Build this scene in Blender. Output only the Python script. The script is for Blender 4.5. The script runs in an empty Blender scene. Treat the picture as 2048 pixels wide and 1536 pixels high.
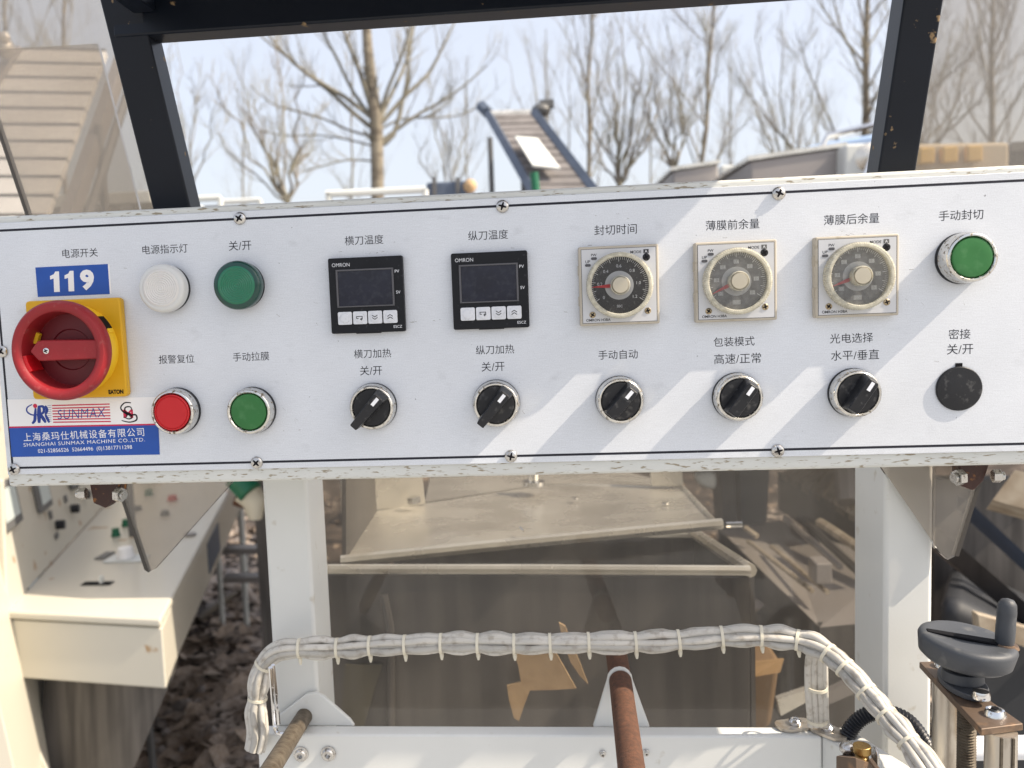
import bpy, math, random
from mathutils import Vector, Matrix

# ------------------------------------------------------------------ camera, sky, sun, exposure
SC = bpy.context.scene
COL = SC.collection
FPX, PX, PY = 1750.0, 920.0, 768.0             # focal length and principal point in photo pixels (2048 x 1536)
e_x = Vector((19820.0, -622.0, -FPX)).normalized()      # machine axis X seen in camera axes (right, down, forward)
e_d = Vector((757.0, 19200.0, FPX))
e_d = (e_d - e_x * e_d.dot(e_x)).normalized()
e_z = -e_d
e_y = e_z.cross(e_x)
C_R = Vector((e_x[0], e_y[0], e_z[0])); C_D = Vector((e_x[1], e_y[1], e_z[1])); C_F = Vector((e_x[2], e_y[2], e_z[2]))
DIST = 0.559

def ray(px, py):
    return (C_R * ((px - PX) / FPX) + C_D * ((py - PY) / FPX) + C_F)

CAM = -ray(1024, 768) * DIST
cd = bpy.data.cameras.new("camera"); cam = bpy.data.objects.new("camera", cd); COL.objects.link(cam)
cam.matrix_world = Matrix.Translation(CAM) @ Matrix((C_R, -C_D, -C_F)).transposed().to_4x4()
cd.sensor_width = 36.0; cd.lens = 36.0 * FPX / 2048.0
cd.shift_x = (1024 - PX) / 2048.0
cd.clip_start = 0.02; cd.clip_end = 2000
cd.dof.use_dof = True; cd.dof.focus_distance = 0.555; cd.dof.aperture_fstop = 9.5
SC.camera = cam

SUN_DIR = Vector((0.70, -0.15, 0.68)).normalized()
world = bpy.data.worlds.new("World"); SC.world = world; world.use_nodes = True
wn = world.node_tree; sky = wn.nodes.new("ShaderNodeTexSky")
sky.sky_type = 'NISHITA'; sky.sun_disc = False
sky.sun_elevation = math.asin(SUN_DIR.z); sky.sun_rotation = math.atan2(SUN_DIR.x, SUN_DIR.y)
sky.air_density = 1.0; sky.dust_density = 4.0; sky.ozone_density = 1.6
veil = wn.nodes.new("ShaderNodeMix"); veil.data_type = 'RGBA'; veil.inputs["Factor"].default_value = 0.62   # even high haze over the whole sky
wn.links.new(sky.outputs[0], veil.inputs["A"]); veil.inputs["B"].default_value = (3.25, 3.2, 3.3, 1)
wn.links.new(veil.outputs["Result"], wn.nodes["Background"].inputs[0])
wn.nodes["Background"].inputs[1].default_value = 0.11
sd = bpy.data.lights.new("sun", 'SUN'); sd.energy = 2.7; sd.angle = math.radians(0.6); sd.color = (1.0, 0.87, 0.70)
sun = bpy.data.objects.new("sun", sd); COL.objects.link(sun)
sun.rotation_euler = SUN_DIR.to_track_quat('Z', 'Y').to_euler(); sun.location = (3, -2, 4)
SC.view_settings.view_transform = 'Standard'; SC.view_settings.look = 'None'
SC.view_settings.gamma = 1.0; SC.view_settings.use_curve_mapping = False
SC.view_settings.exposure = 1.46
SC.cycles.max_bounces = 8; SC.cycles.transparent_max_bounces = 12

# ------------------------------------------------------------------ helpers
def Wy(px, py, Y):                                     # the point at depth Y behind the panel face seen at a photo pixel
    d = ray(px, py); return CAM + d * ((Y - CAM.y) / d.y)
def Wz(px, py, Z):
    d = ray(px, py); return CAM + d * ((Z - CAM.z) / d.z)
def Wx(px, py, X):
    d = ray(px, py); return CAM + d * ((X - CAM.x) / d.x)
def PP(px, py, Y=0.0):
    p = Wy(px, py, Y); return p.x, p.z

MATS = {}
def pmat(name, col, rough=0.5, metal=0.0, col2=None, scale=40.0, lo=0.45, hi=0.65, bump=0.0, bscale=None, stretch=(1, 1, 1),
         var=0.08, rough2=None, metal2=None, coat=0.0, detail=6.0, spec=0.5, trans=0.0, ior=1.45, sheen=0.0):
    """Procedural surface: base colour with cloudy variation, optional patches of a second colour (wear, rust, dirt), fine relief."""
    if name in MATS: return MATS[name]
    m = bpy.data.materials.new(name); m.use_nodes = True; nt = m.node_tree; N = nt.nodes; L = nt.links
    b = N["Principled BSDF"]
    tc = N.new("ShaderNodeTexCoord"); oi = N.new("ShaderNodeObjectInfo")
    mp = N.new("ShaderNodeMapping"); mp.inputs["Scale"].default_value = stretch
    L.new(tc.outputs["Object"], mp.inputs["Vector"]); L.new(oi.outputs["Location"], mp.inputs["Location"])
    n1 = N.new("ShaderNodeTexNoise"); n1.inputs["Scale"].default_value = scale; n1.inputs["Detail"].default_value = detail
    L.new(mp.outputs[0], n1.inputs["Vector"])
    n2 = N.new("ShaderNodeTexNoise"); n2.inputs["Scale"].default_value = scale * 0.23; n2.inputs["Detail"].default_value = 4
    L.new(mp.outputs[0], n2.inputs["Vector"])
    mr = N.new("ShaderNodeMapRange"); mr.inputs["From Min"].default_value = 0.3; mr.inputs["From Max"].default_value = 0.7
    mr.inputs["To Min"].default_value = 1 - var; mr.inputs["To Max"].default_value = 1 + var
    L.new(n2.outputs["Fac"], mr.inputs["Value"])
    vm = N.new("ShaderNodeMix"); vm.data_type = 'RGBA'; vm.blend_type = 'MULTIPLY'; vm.inputs["Factor"].default_value = 1
    vm.inputs["A"].default_value = (*col, 1); L.new(mr.outputs[0], vm.inputs["B"])
    cur = vm.outputs["Result"]
    b.inputs["Roughness"].default_value = rough; b.inputs["Metallic"].default_value = metal
    if col2:
        r2 = N.new("ShaderNodeMapRange"); r2.inputs["From Min"].default_value = lo; r2.inputs["From Max"].default_value = hi
        L.new(n1.outputs["Fac"], r2.inputs["Value"])
        mx = N.new("ShaderNodeMix"); mx.data_type = 'RGBA'
        L.new(r2.outputs[0], mx.inputs["Factor"]); L.new(cur, mx.inputs["A"]); mx.inputs["B"].default_value = (*col2, 1)
        cur = mx.outputs["Result"]
        if rough2 is not None:
            q = N.new("ShaderNodeMapRange"); q.inputs["To Min"].default_value = rough; q.inputs["To Max"].default_value = rough2
            L.new(r2.outputs[0], q.inputs["Value"]); L.new(q.outputs[0], b.inputs["Roughness"])
        if metal2 is not None:
            q = N.new("ShaderNodeMapRange"); q.inputs["To Min"].default_value = metal; q.inputs["To Max"].default_value = metal2
            L.new(r2.outputs[0], q.inputs["Value"]); L.new(q.outputs[0], b.inputs["Metallic"])
    L.new(cur, b.inputs["Base Color"])
    b.inputs["Coat Weight"].default_value = coat; b.inputs["Specular IOR Level"].default_value = spec
    b.inputs["Transmission Weight"].default_value = trans; b.inputs["IOR"].default_value = ior
    if bump:
        bp = N.new("ShaderNodeBump"); bp.inputs["Strength"].default_value = bump; bp.inputs["Distance"].default_value = 0.001
        nb = N.new("ShaderNodeTexNoise"); nb.inputs["Scale"].default_value = bscale or scale * 3; nb.inputs["Detail"].default_value = 5
        L.new(mp.outputs[0], nb.inputs["Vector"]); L.new(nb.outputs["Fac"], bp.inputs["Height"]); L.new(bp.outputs[0], b.inputs["Normal"])
    MATS[name] = m; return m

def clear_mat(name, tint, dust=0.1, dustcol=(0.5, 0.47, 0.42), gloss=0.03, scale=30, spec_rough=0.03, f0=0.04):
    """Thin clear or smoked acrylic: tinted straight-through light, Fresnel reflection and a film of dust."""
    if name in MATS: return MATS[name]
    m = bpy.data.materials.new(name); m.use_nodes = True; nt = m.node_tree; N = nt.nodes; L = nt.links
    N.remove(N["Principled BSDF"]); out = N["Material Output"]
    tr = N.new("ShaderNodeBsdfTransparent"); tr.inputs[0].default_value = (*tint, 1)
    gl = N.new("ShaderNodeBsdfGlossy"); gl.inputs["Roughness"].default_value = spec_rough
    fr = N.new("ShaderNodeFresnel"); fr.inputs["IOR"].default_value = 1.40
    df = N.new("ShaderNodeBsdfDiffuse"); df.inputs[0].default_value = (*dustcol, 1)
    m1 = N.new("ShaderNodeMixShader"); m2 = N.new("ShaderNodeMixShader")
    tc = N.new("ShaderNodeTexCoord"); ns = N.new("ShaderNodeTexNoise"); ns.inputs["Scale"].default_value = scale; ns.inputs["Detail"].default_value = 8
    L.new(tc.outputs["Object"], ns.inputs["Vector"])
    mr = N.new("ShaderNodeMapRange"); mr.inputs["From Min"].default_value = .3; mr.inputs["From Max"].default_value = .75
    mr.inputs["To Min"].default_value = dust * 0.7; mr.inputs["To Max"].default_value = dust * 1.4
    L.new(ns.outputs["Fac"], mr.inputs["Value"]); L.new(mr.outputs[0], m1.inputs[0])
    L.new(tr.outputs[0], m1.inputs[1]); L.new(df.outputs[0], m1.inputs[2])
    L.new(fr.outputs[0], m2.inputs[0]); L.new(m1.outputs[0], m2.inputs[1]); L.new(gl.outputs[0], m2.inputs[2])
    L.new(m2.outputs[0], out.inputs[0])
    MATS[name] = m; return m

class MB:
    """Collects shapes; build() links them as one mesh object."""
    def __init__(s): s.v = []; s.f = []
    def add(s, vs, fs):
        o = len(s.v); s.v += [tuple(v) for v in vs]; s.f += [tuple(i + o for i in f) for f in fs]; return s
    def box(s, x0, x1, y0, y1, z0, z1):
        return s.add([(x, y, z) for x in (x0, x1) for y in (y0, y1) for z in (z0, z1)],
                     [(0, 1, 3, 2), (4, 6, 7, 5), (0, 4, 5, 1), (2, 3, 7, 6), (0, 2, 6, 4), (1, 5, 7, 3)])
    def hexa(s, p):                                    # 8 points: bottom ring 0-3, top ring 4-7
        return s.add(p, [(3, 2, 1, 0), (4, 5, 6, 7), (0, 1, 5, 4), (1, 2, 6, 5), (2, 3, 7, 6), (3, 0, 4, 7)])
    def prism(s, poly, y0, y1):                        # polygon in x,z pushed along y
        n = len(poly); A = sum(poly[i][0] * poly[(i + 1) % n][1] - poly[(i + 1) % n][0] * poly[i][1] for i in range(n))
        if A < 0: poly = poly[::-1]
        vs = [(x, y0, z) for x, z in poly] + [(x, y1, z) for x, z in poly]
        return s.add(vs, [tuple(range(n)), tuple(range(2 * n - 1, n - 1, -1))] + [(i, i + n, (i + 1) % n + n, (i + 1) % n) for i in range(n)])
    def slab(s, pts, off):                             # planar 3-D polygon with thickness vector off
        n = len(pts); pts = [Vector(p) for p in pts]; off = Vector(off)
        vs = pts + [p + off for p in pts]
        return s.add(vs, [tuple(range(n)), tuple(range(2 * n - 1, n - 1, -1))] + [(i, i + n, (i + 1) % n + n, (i + 1) % n) for i in range(n)])
    def lathe(s, prof, n=48, c=(0, 0), teeth=0, tdepth=0.0):   # prof: (r, y) from back to front, axis along y
        cx, cz = c; rings = []; base = len(s.v); vs = []; fs = []
        for r, y in prof:
            if r < 1e-9: rings.append([len(vs)]); vs.append((cx, y, cz)); continue
            ring = []
            for k in range(n):
                a = 2 * math.pi * k / n; rr = r - (tdepth if teeth and k % 2 else 0)
                ring.append(len(vs)); vs.append((cx + rr * math.cos(a), y, cz + rr * math.sin(a)))
            rings.append(ring)
        for A, B in zip(rings, rings[1:]):
            if len(A) == 1 and len(B) == 1: continue
            for k in range(n):
                k2 = (k + 1) % n
                if len(A) == 1: fs.append((A[0], B[k2], B[k]))
                elif len(B) == 1: fs.append((A[k], A[k2], B[0]))
                else: fs.append((A[k], A[k2], B[k2], B[k]))
        return s.add(vs, fs)
    def tube(s, path, rad, n=8, caps=True, flat=None):
        path = [Vector(p) for p in path]; m = len(path)
        if not hasattr(rad, '__len__'): rad = [rad] * m
        vs = []; fs = []; up = None
        for i, p in enumerate(path):
            t = (path[min(i + 1, m - 1)] - path[max(i - 1, 0)])
            t = t.normalized() if t.length > 1e-12 else Vector((0, 0, 1))
            if up is None:
                up = Vector((0, 0, 1)) if abs(t.z) < 0.9 else Vector((1, 0, 0))
            u = (up - t * up.dot(t)); u = u.normalized() if u.length > 1e-6 else t.orthogonal().normalized()
            up = u; w = t.cross(u)
            for k in range(n):
                a = 2 * math.pi * k / n
                vs.append(p + (u * math.cos(a) + w * math.sin(a)) * rad[i])
        for i in range(m - 1):
            for k in range(n):
                k2 = (k + 1) % n
                fs.append((i * n + k, i * n + k2, (i + 1) * n + k2, (i + 1) * n + k))
        if caps: fs += [tuple(range(n))[::-1], tuple(range((m - 1) * n, m * n))]
        return s.add(vs, fs)
    def ball(s, c, r, n=10, sq=(1, 1, 1)):
        vs = []; fs = []; h = n // 2
        for i in range(h + 1):
            t = math.pi * i / h
            for k in range(n):
                a = 2 * math.pi * k / n
                vs.append((c[0] + r * sq[0] * math.sin(t) * math.cos(a), c[1] + r * sq[1] * math.sin(t) * math.sin(a), c[2] + r * sq[2] * math.cos(t)))
        for i in range(h):
            for k in range(n): fs.append((i * n + k, (i + 1) * n + k, (i + 1) * n + (k + 1) % n, i * n + (k + 1) % n))
        return s.add(vs, fs)
    def build(s, name, m, parent=None, bevel=0.0, seg=2, scale=0.001, smooth=35, loc=None, rot=None):
        me = bpy.data.meshes.new(name); me.from_pydata([tuple(c * scale for c in v) for v in s.v], [], s.f); me.update()
        me.materials.append(m)
        if smooth:
            me.shade_smooth(); me.set_sharp_from_angle(angle=math.radians(smooth))
        o = bpy.data.objects.new(name, me); COL.objects.link(o)
        if parent: o.parent = parent
        if loc is not None: o.location = loc
        if rot is not None: o.rotation_euler = rot
        if bevel:
            b = o.modifiers.new("bevel", 'BEVEL'); b.width = bevel * scale; b.segments = seg; b.limit_method = 'ANGLE'; b.angle_limit = math.radians(40); b.harden_normals = True
        return o

def tag(o, label, cat, group=None):
    o["label"] = label; o["category"] = cat
    if group: o["group"] = group
    return o
def thing(name, label, cat, loc=(0, 0, 0), group=None, rot=None):
    o = bpy.data.objects.new(name, None); COL.objects.link(o); o.location = loc; o.empty_display_size = 0.02
    if rot: o.rotation_euler = rot
    return tag(o, label, cat, group)
def kind(o, k): o["kind"] = k; return o

def copy_tree(o, parent=None):
    c = o.copy(); COL.objects.link(c); c.parent = parent
    for ch in list(o.children): copy_tree(ch, c)
    return c

_tc = {}
def text_mesh(body, offset=0.0, spacing=1.0):
    key = (body, offset, spacing)
    if key in _tc: return _tc[key]
    cu = bpy.data.curves.new("lettering", 'FONT'); cu.body = body; cu.size = 1.0; cu.offset = offset; cu.space_character = spacing; cu.resolution_u = 3
    o = bpy.data.objects.new("lettering", cu); COL.objects.link(o)
    dg = bpy.context.evaluated_depsgraph_get(); me = bpy.data.meshes.new_from_object(o.evaluated_get(dg))
    vs = [tuple(v.co) for v in me.vertices]; fs = [tuple(p.vertices) for p in me.polygons]
    bpy.data.objects.remove(o); bpy.data.curves.remove(cu); bpy.data.meshes.remove(me)
    _tc[key] = (vs, fs); return vs, fs

def text(body, m, cx, cz, width=None, height=None, y=0.0, parent=None, name="printed_text", rot=0.0, offset=0.0, spacing=1.0, mb=None, shear=0.0, scale=.001):
    """Flat print facing -y, centred on (cx, cz); width and height in the units of scale."""
    vs, fs = text_mesh(body, offset, spacing)
    x0 = min(v[0] for v in vs); x1 = max(v[0] for v in vs); y0 = min(v[1] for v in vs); y1 = max(v[1] for v in vs)
    if width is None: sx = sy = height / (y1 - y0)
    else:
        sx = width / (x1 - x0); sy = sx if height is None else height / (y1 - y0)
    mx, my = (x0 + x1) / 2, (y0 + y1) / 2; ca, sa = math.cos(rot), math.sin(rot); out = []
    for v in vs:
        a = (v[0] - mx) * sx; b = (v[1] - my) * sy; a += shear * b
        out.append((cx + a * ca - b * sa, y, cz + a * sa + b * ca))
    b_ = mb or MB(); b_.add(out, fs)
    if mb is None: return b_.build(name, m, parent, smooth=0, scale=scale)

# ------------------------------------------------------------------ materials
M = {}
M['paint'] = pmat('machine white enamel', (0.64, 0.65, 0.63), .38, col2=(0.42, 0.38, 0.30), scale=60, lo=.66, hi=.8, bump=.05, bscale=700, var=.03, coat=.15)
M['housing'] = pmat('chipped cream enamel', (0.60, 0.61, 0.58), .4, col2=(0.28, 0.24, 0.17), scale=430, lo=.58, hi=.66, stretch=(.35, 1, 1.6), bump=.12, bscale=500, var=.04)
M['ink'] = pmat('navy printing ink', (0.006, 0.007, 0.016), .55, col2=(.3, .3, .32), scale=500, lo=.69, hi=.75, var=.1)
M['ink_w'] = pmat('white printing ink', (0.72, 0.74, 0.78), .5, var=.03)
M['chrome'] = pmat('pitted chrome', (0.66, 0.65, 0.62), .16, 1.0, col2=(0.15, 0.12, 0.08), scale=420, lo=.56, hi=.68, rough2=.7, metal2=.2, bump=.12, bscale=900, var=.1)
M['chrome_c'] = pmat('clean chrome', (0.72, 0.72, 0.72), .12, 1.0, col2=(0.25, 0.22, 0.17), scale=300, lo=.62, hi=.74, rough2=.6, metal2=.3, var=.05)
M['screw'] = pmat('dull screw steel', (0.56, 0.55, 0.53), .26, 1.0, col2=(0.15, 0.11, 0.08), scale=500, lo=.56, hi=.74, rough2=.7, metal2=.4, var=.1, bump=.1)
M['screw_b'] = pmat('browned brass screw', (0.42, 0.34, 0.22), .4, .8, col2=(0.08, 0.06, 0.04), scale=900, lo=.5, hi=.65, var=.1)
M['dark'] = pmat('screw recess black', (0.010, 0.010, 0.012), .7, spec=.1)
M['black'] = pmat('dusty black plastic', (0.016, 0.017, 0.020), .36, spec=.35, col2=(0.10, 0.10, 0.10), scale=260, lo=.58, hi=.85, rough2=.7, var=.15, bump=.05)
M['black_s'] = pmat('black device plastic', (0.010, 0.011, 0.014), .38, spec=.25, col2=(0.07, 0.07, 0.08), scale=400, lo=.62, hi=.85, rough2=.6, var=.1)
M['glass'] = pmat('dark display glass', (0.012, 0.014, 0.026), .12, col2=(0.028, 0.032, 0.045), scale=340, lo=.5, hi=.9, rough2=.3, var=.2)
M['red'] = pmat('faded red plastic', (0.26, 0.013, 0.018), .5, col2=(0.31, 0.08, 0.075), scale=260, lo=.60, hi=.85, var=.07, bump=.06, rough2=.6)
M['red_d'] = pmat('deep red plastic', (0.13, 0.006, 0.012), .45, var=.1)
M['yellow'] = pmat('yellow plastic', (0.76, 0.48, 0.02), .42, col2=(0.6, 0.36, 0.06), scale=180, lo=.62, hi=.85, var=.04)
M['cap_red'] = pmat('red push cap', (0.50, 0.006, 0.012), .4, var=.06, coat=.1)
M['cap_green'] = pmat('green push cap', (0.024, 0.145, 0.035), .45, col2=(0.06, 0.20, 0.07), scale=160, lo=.5, hi=.85, var=.08)
M['lens_g'] = pmat('green ribbed lens', (0.003, 0.15, 0.075), .2, var=.1, coat=.4)
M['rim_g'] = pmat('dark green lens rim', (0.002, 0.045, 0.035), .15, coat=.4)
M['rim_w'] = pmat('milky lens rim', (0.58, 0.59, 0.58), .15, coat=.4)
M['lens_w'] = pmat('milky ribbed lens', (0.64, 0.63, 0.61), .25, var=.03, coat=.3)
M['beige'] = pmat('beige timer plastic', (0.45, 0.41, 0.34), .5, col2=(0.32, 0.28, 0.2), scale=200, lo=.6, hi=.8, var=.05)
M['timer_face'] = pmat('silver timer face', (0.55, 0.56, 0.58), .42, .25, var=.03)
M['dial_black'] = pmat('matt dial black', (0.03, 0.03, 0.033), .5, col2=(.16, .16, .16), scale=600, lo=.60, hi=.78, var=.15)
M['dial_dusty'] = pmat('dusty dial grey', (0.10, 0.10, 0.10), .6, col2=(.2, .2, .2), scale=500, lo=.5, hi=.8, var=.15)
M['dial_glint'] = pmat('dial window glint', (0.40, 0.41, 0.41), .6, var=.1)
M['needle'] = pmat('red needle', (0.62, 0.02, 0.03), .5)
M['knob_b'] = pmat('champagne knob', (0.50, 0.46, 0.37), .3, .5, var=.05)
M['knurl'] = clear_mat('clear yellowed ring', (0.95, 0.92, 0.82), dust=.5, dustcol=(0.80, 0.77, 0.64), scale=300)
M['clear'] = clear_mat('clear dial cover', (0.96, 0.96, 0.95), dust=.02, dustcol=(.7, .7, .7), scale=500, spec_rough=.1)
M['clear_dusty'] = clear_mat('dusty dial cover', (0.92, 0.92, 0.9), dust=.20, dustcol=(.55, .55, .54), scale=300, spec_rough=.15)
M['key'] = pmat('pale rubber key', (0.62, 0.64, 0.68), .45, col2=(.45, .46, .48), scale=300, lo=.6, hi=.85, var=.05)
M['led'] = pmat('dark led window', (0.08, 0.08, 0.09), .3)
M['blue'] = pmat('blue sticker', (0.012, 0.075, 0.36), .35, var=.05, col2=(.3, .36, .5), scale=500, lo=.75, hi=.8)
M['blue_ink'] = pmat('blue ink', (0.01, 0.04, 0.26), .4)
M['crimson'] = pmat('crimson ink', (0.52, 0.01, 0.06), .4)
M['white'] = pmat('white sticker', (0.80, 0.80, 0.80), .35, var=.02)
M['frame'] = pmat('black frame paint', (0.007, 0.010, 0.017), .30, spec=.28, col2=(0.26, 0.18, 0.10), scale=95, lo=.675, hi=.72, rough2=.8, var=.1, bump=.04, bscale=500)
M['bracket'] = pmat('dark brown rusty paint', (0.045, 0.016, 0.012), .4, col2=(0.30, 0.13, 0.04), scale=170, lo=.60, hi=.70, rough2=.9, var=.2, bump=.3)
M['smoke'] = clear_mat('smoked acrylic side pane', (0.83, 0.80, 0.76), dust=.19, dustcol=(0.50, 0.47, 0.43), scale=14)
M['smoke_edge'] = pmat('smoked acrylic edge', (0.05, 0.045, 0.04), .3)
M['window'] = clear_mat('smoked window', (0.86, 0.84, 0.80), dust=.17, dustcol=(0.24, 0.225, 0.21), scale=9)
M['steel'] = pmat('brushed stainless', (0.78, 0.755, 0.69), .30, .62, col2=(0.47, 0.45, 0.40), scale=11, lo=.38, hi=.72, rough2=.22, var=.05, bump=.03, bscale=300)  # darker cloudy tone paints the chute's reflection gradients
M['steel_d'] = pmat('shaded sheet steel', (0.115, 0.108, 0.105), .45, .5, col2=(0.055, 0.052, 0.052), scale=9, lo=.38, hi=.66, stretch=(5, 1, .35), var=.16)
M['rust'] = pmat('rusted bar', (0.125, 0.056, 0.032), .8, .1, col2=(0.065, 0.034, 0.023), scale=320, lo=.35, hi=.72, bump=.5, bscale=1200, var=.15)
M['rust_g'] = pmat('greyish oxidised bar', (0.125, 0.105, 0.078), .65, .3, col2=(0.065, 0.048, 0.033), scale=220, lo=.4, hi=.7, bump=.4, bscale=900, var=.2)
M['copper'] = pmat('orange rusted plate', (0.13, 0.092, 0.066), .5, .3, col2=(0.30, 0.18, 0.10), scale=90, lo=.56, hi=.78, bump=.2, var=.15)
M['brass'] = pmat('brass bolt', (0.42, 0.28, 0.11), .38, 1.0, col2=(0.2, 0.11, 0.04), scale=500, lo=.55, hi=.75, rough2=.7)
M['cable'] = pmat('grubby white cable', (0.52, 0.50, 0.455), .5, col2=(0.24, 0.20, 0.155), scale=180, lo=.52, hi=.82, var=.08, bump=.1, bscale=400)
M['tie'] = pmat('nylon cable tie', (0.62, 0.58, 0.47), .45, var=.05)
M['hose'] = pmat('corrugated black hose', (0.012, 0.014, 0.02), .35, var=.1)
M['wheel'] = pmat('charcoal handwheel', (0.058, 0.064, 0.074), .5, col2=(0.20, 0.20, 0.19), scale=70, lo=.60, hi=.85, rough2=.75, bump=.15, bscale=1500, var=.12)
M['alu'] = pmat('weathered aluminium', (0.52, 0.48, 0.42), .38, .9, col2=(0.22, 0.16, 0.10), scale=90, lo=.5, hi=.75, stretch=(1, 1, .3), rough2=.7, var=.1, bump=.2)
M['pipe'] = pmat('white pipe', (0.72, 0.74, 0.78), .3, var=.04)
M['cream'] = pmat('cream cabinet enamel', (0.55, 0.52, 0.44), .4, col2=(0.36, 0.22, 0.10), scale=14, lo=.66, hi=.70, var=.03, coat=.1)
M['green'] = pmat('green knob plastic', (0.01, 0.12, 0.06), .4)
M['meter'] = pmat('meter face', (0.50, 0.56, 0.55), .3)
M['grey'] = pmat('grey plastic', (0.12, 0.12, 0.12), .5)
M['soil'] = pmat('dark littered soil', (0.035, 0.026, 0.02), .95, col2=(0.14, 0.11, 0.09), scale=6, lo=.45, hi=.75, var=.3, bump=.5, bscale=60)
M['leaf'] = pmat('dry curled leaf', (0.27, 0.20, 0.145), .8, col2=(0.48, 0.41, 0.35), scale=9, lo=.4, hi=.7, var=.3)
M['stone'] = pmat('pale broken stone', (0.22, 0.19, 0.175), .9, col2=(0.36, 0.32, 0.29), scale=20, lo=.4, hi=.7, var=.2)
M['bark'] = pmat('pale young bark', (0.25, 0.22, 0.17), .85, col2=(0.12, 0.10, 0.08), scale=7, lo=.45, hi=.7, var=.2, stretch=(1, 1, 2.5))
M['twig'] = pmat('grey brown twig', (0.20, 0.18, 0.155), .8, col2=(0.23, 0.215, 0.15), scale=3, lo=.4, hi=.65, var=.15)
M['twig_y'] = pmat('greenish bark', (0.235, 0.22, 0.175), .8, var=.15)
M['belt'] = pmat('dirty belt slat', (0.21, 0.195, 0.19), .7, col2=(0.12, 0.11, 0.105), scale=9, lo=.4, hi=.75, var=.2)
M['belt_w'] = pmat('white modular belt', (0.68, 0.69, 0.70), .6, col2=(0.60, 0.60, 0.60), scale=6, lo=.45, hi=.75, var=.04)
M['blue_st'] = pmat('blue grey steel', (0.10, 0.125, 0.17), .45, .3, var=.15)
M['galv'] = pmat('dull galvanised sheet', (0.30, 0.28, 0.27), .5, .4, var=.1, scale=8)
M['pale'] = pmat('pale sheet', (0.62, 0.64, 0.62), .5, var=.06, scale=10)
M['wood'] = pmat('pale weathered wood', (0.36, 0.31, 0.24), .8, col2=(0.2, 0.15, 0.1), scale=20, lo=.4, hi=.7, stretch=(1, 6, 1), var=.15)
M['card'] = pmat('tan sun patch and knob', (0.54, 0.38, 0.22), .9, col2=(.44, .30, .17), scale=90, lo=.4, hi=.7, var=.08, bump=.3, bscale=300)  # tan stands in for sun patches behind the window; also colours a knob
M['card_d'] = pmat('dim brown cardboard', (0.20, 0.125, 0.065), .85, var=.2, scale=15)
M['tarp'] = pmat('dark tarpaulin', (0.018, 0.02, 0.024), .6, var=.2, scale=10, bump=.3, bscale=30)
M['beige_box'] = pmat('beige control box paint', (0.50, 0.42, 0.30), .5, var=.04, scale=10)
M['yel'] = pmat('yellow button', (0.62, 0.40, 0.10), .5)

# brushed plate with fine horizontal grain, speckle and small smudges
def plate_mat():
    m = bpy.data.materials.new('brushed aluminium plate'); m.use_nodes = True; nt = m.node_tree; N = nt.nodes; L = nt.links; b = N["Principled BSDF"]
    tc = N.new("ShaderNodeTexCoord")
    def noise(scale, st=(1, 1, 1), det=4):
        mp = N.new("ShaderNodeMapping"); mp.inputs["Scale"].default_value = st; L.new(tc.outputs["Object"], mp.inputs["Vector"])
        n = N.new("ShaderNodeTexNoise"); n.inputs["Scale"].default_value = scale; n.inputs["Detail"].default_value = det; L.new(mp.outputs[0], n.inputs["Vector"]); return n.outputs["Fac"]
    def rng(src, a, c, d, e):
        r = N.new("ShaderNodeMapRange"); r.inputs["From Min"].default_value = a; r.inputs["From Max"].default_value = c; r.inputs["To Min"].default_value = d; r.inputs["To Max"].default_value = e
        L.new(src, r.inputs["Value"]); return r.outputs[0]
    def math_(op, a, c):
        q = N.new("ShaderNodeMath"); q.operation = op
        for i, z in enumerate((a, c)):
            if isinstance(z, (int, float)): q.inputs[i].default_value = z
            else: L.new(z, q.inputs[i])
        return q.outputs[0]
    brush = noise(1900, (.06, 1, 1), 3); spk = noise(1300, (1, 1, 1), 3); cloud = noise(9, (1, 1, 1), 5)
    k = math_('MULTIPLY', rng(brush, .3, .7, .955, 1.035), rng(spk, .3, .7, .93, 1.06))
    k = math_('MULTIPLY', k, rng(cloud, .3, .7, .925, 1.05))
    specks = rng(noise(330, (1, 1, 1), 3), .735, .76, 1.0, .45); smear = rng(noise(60, (1, 1, 1.5), 8), .62, .80, 1.0, .86)
    k = math_('MULTIPLY', k, math_('MULTIPLY', specks, smear))
    mx = N.new("ShaderNodeMix"); mx.data_type = 'RGBA'; mx.blend_type = 'MULTIPLY'; mx.inputs["Factor"].default_value = 1
    mx.inputs["A"].default_value = (0.655, 0.685, 0.73, 1); L.new(k, mx.inputs["B"]); L.new(mx.outputs["Result"], b.inputs["Base Color"])
    b.inputs["Metallic"].default_value = .2
    L.new(rng(cloud, .3, .7, .42, .52), b.inputs["Roughness"])
    bp = N.new("ShaderNodeBump"); bp.inputs["Strength"].default_value = .16; bp.inputs["Distance"].default_value = .0003
    L.new(math_('ADD', brush, spk), bp.inputs["Height"]); L.new(bp.outputs[0], b.inputs["Normal"])
    return m
M['plate'] = plate_mat()

# ------------------------------------------------------------------ setting: ground
GZ = -1.30
rng = random.Random(7)
g = MB(); n = 60
def gh(x, y): return GZ + .03 * math.sin(x * 2.1) * math.cos(y * 1.7) + .02 * math.sin(x * 5.3 + y * 3.1)
xs = [-3 + 8 * i / n for i in range(n + 1)]; ys = [-1.5 + 9 * i / n for i in range(n + 1)]
idx = [[0] * (n + 1) for _ in range(n + 1)]; vs = []
for i, x in enumerate(xs):
    for j, y in enumerate(ys): idx[i][j] = len(vs); vs.append((x, y, gh(x, y)))
g.add(vs, [(idx[i][j], idx[i + 1][j], idx[i + 1][j + 1], idx[i][j + 1]) for i in range(n) for j in range(n)])
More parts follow.
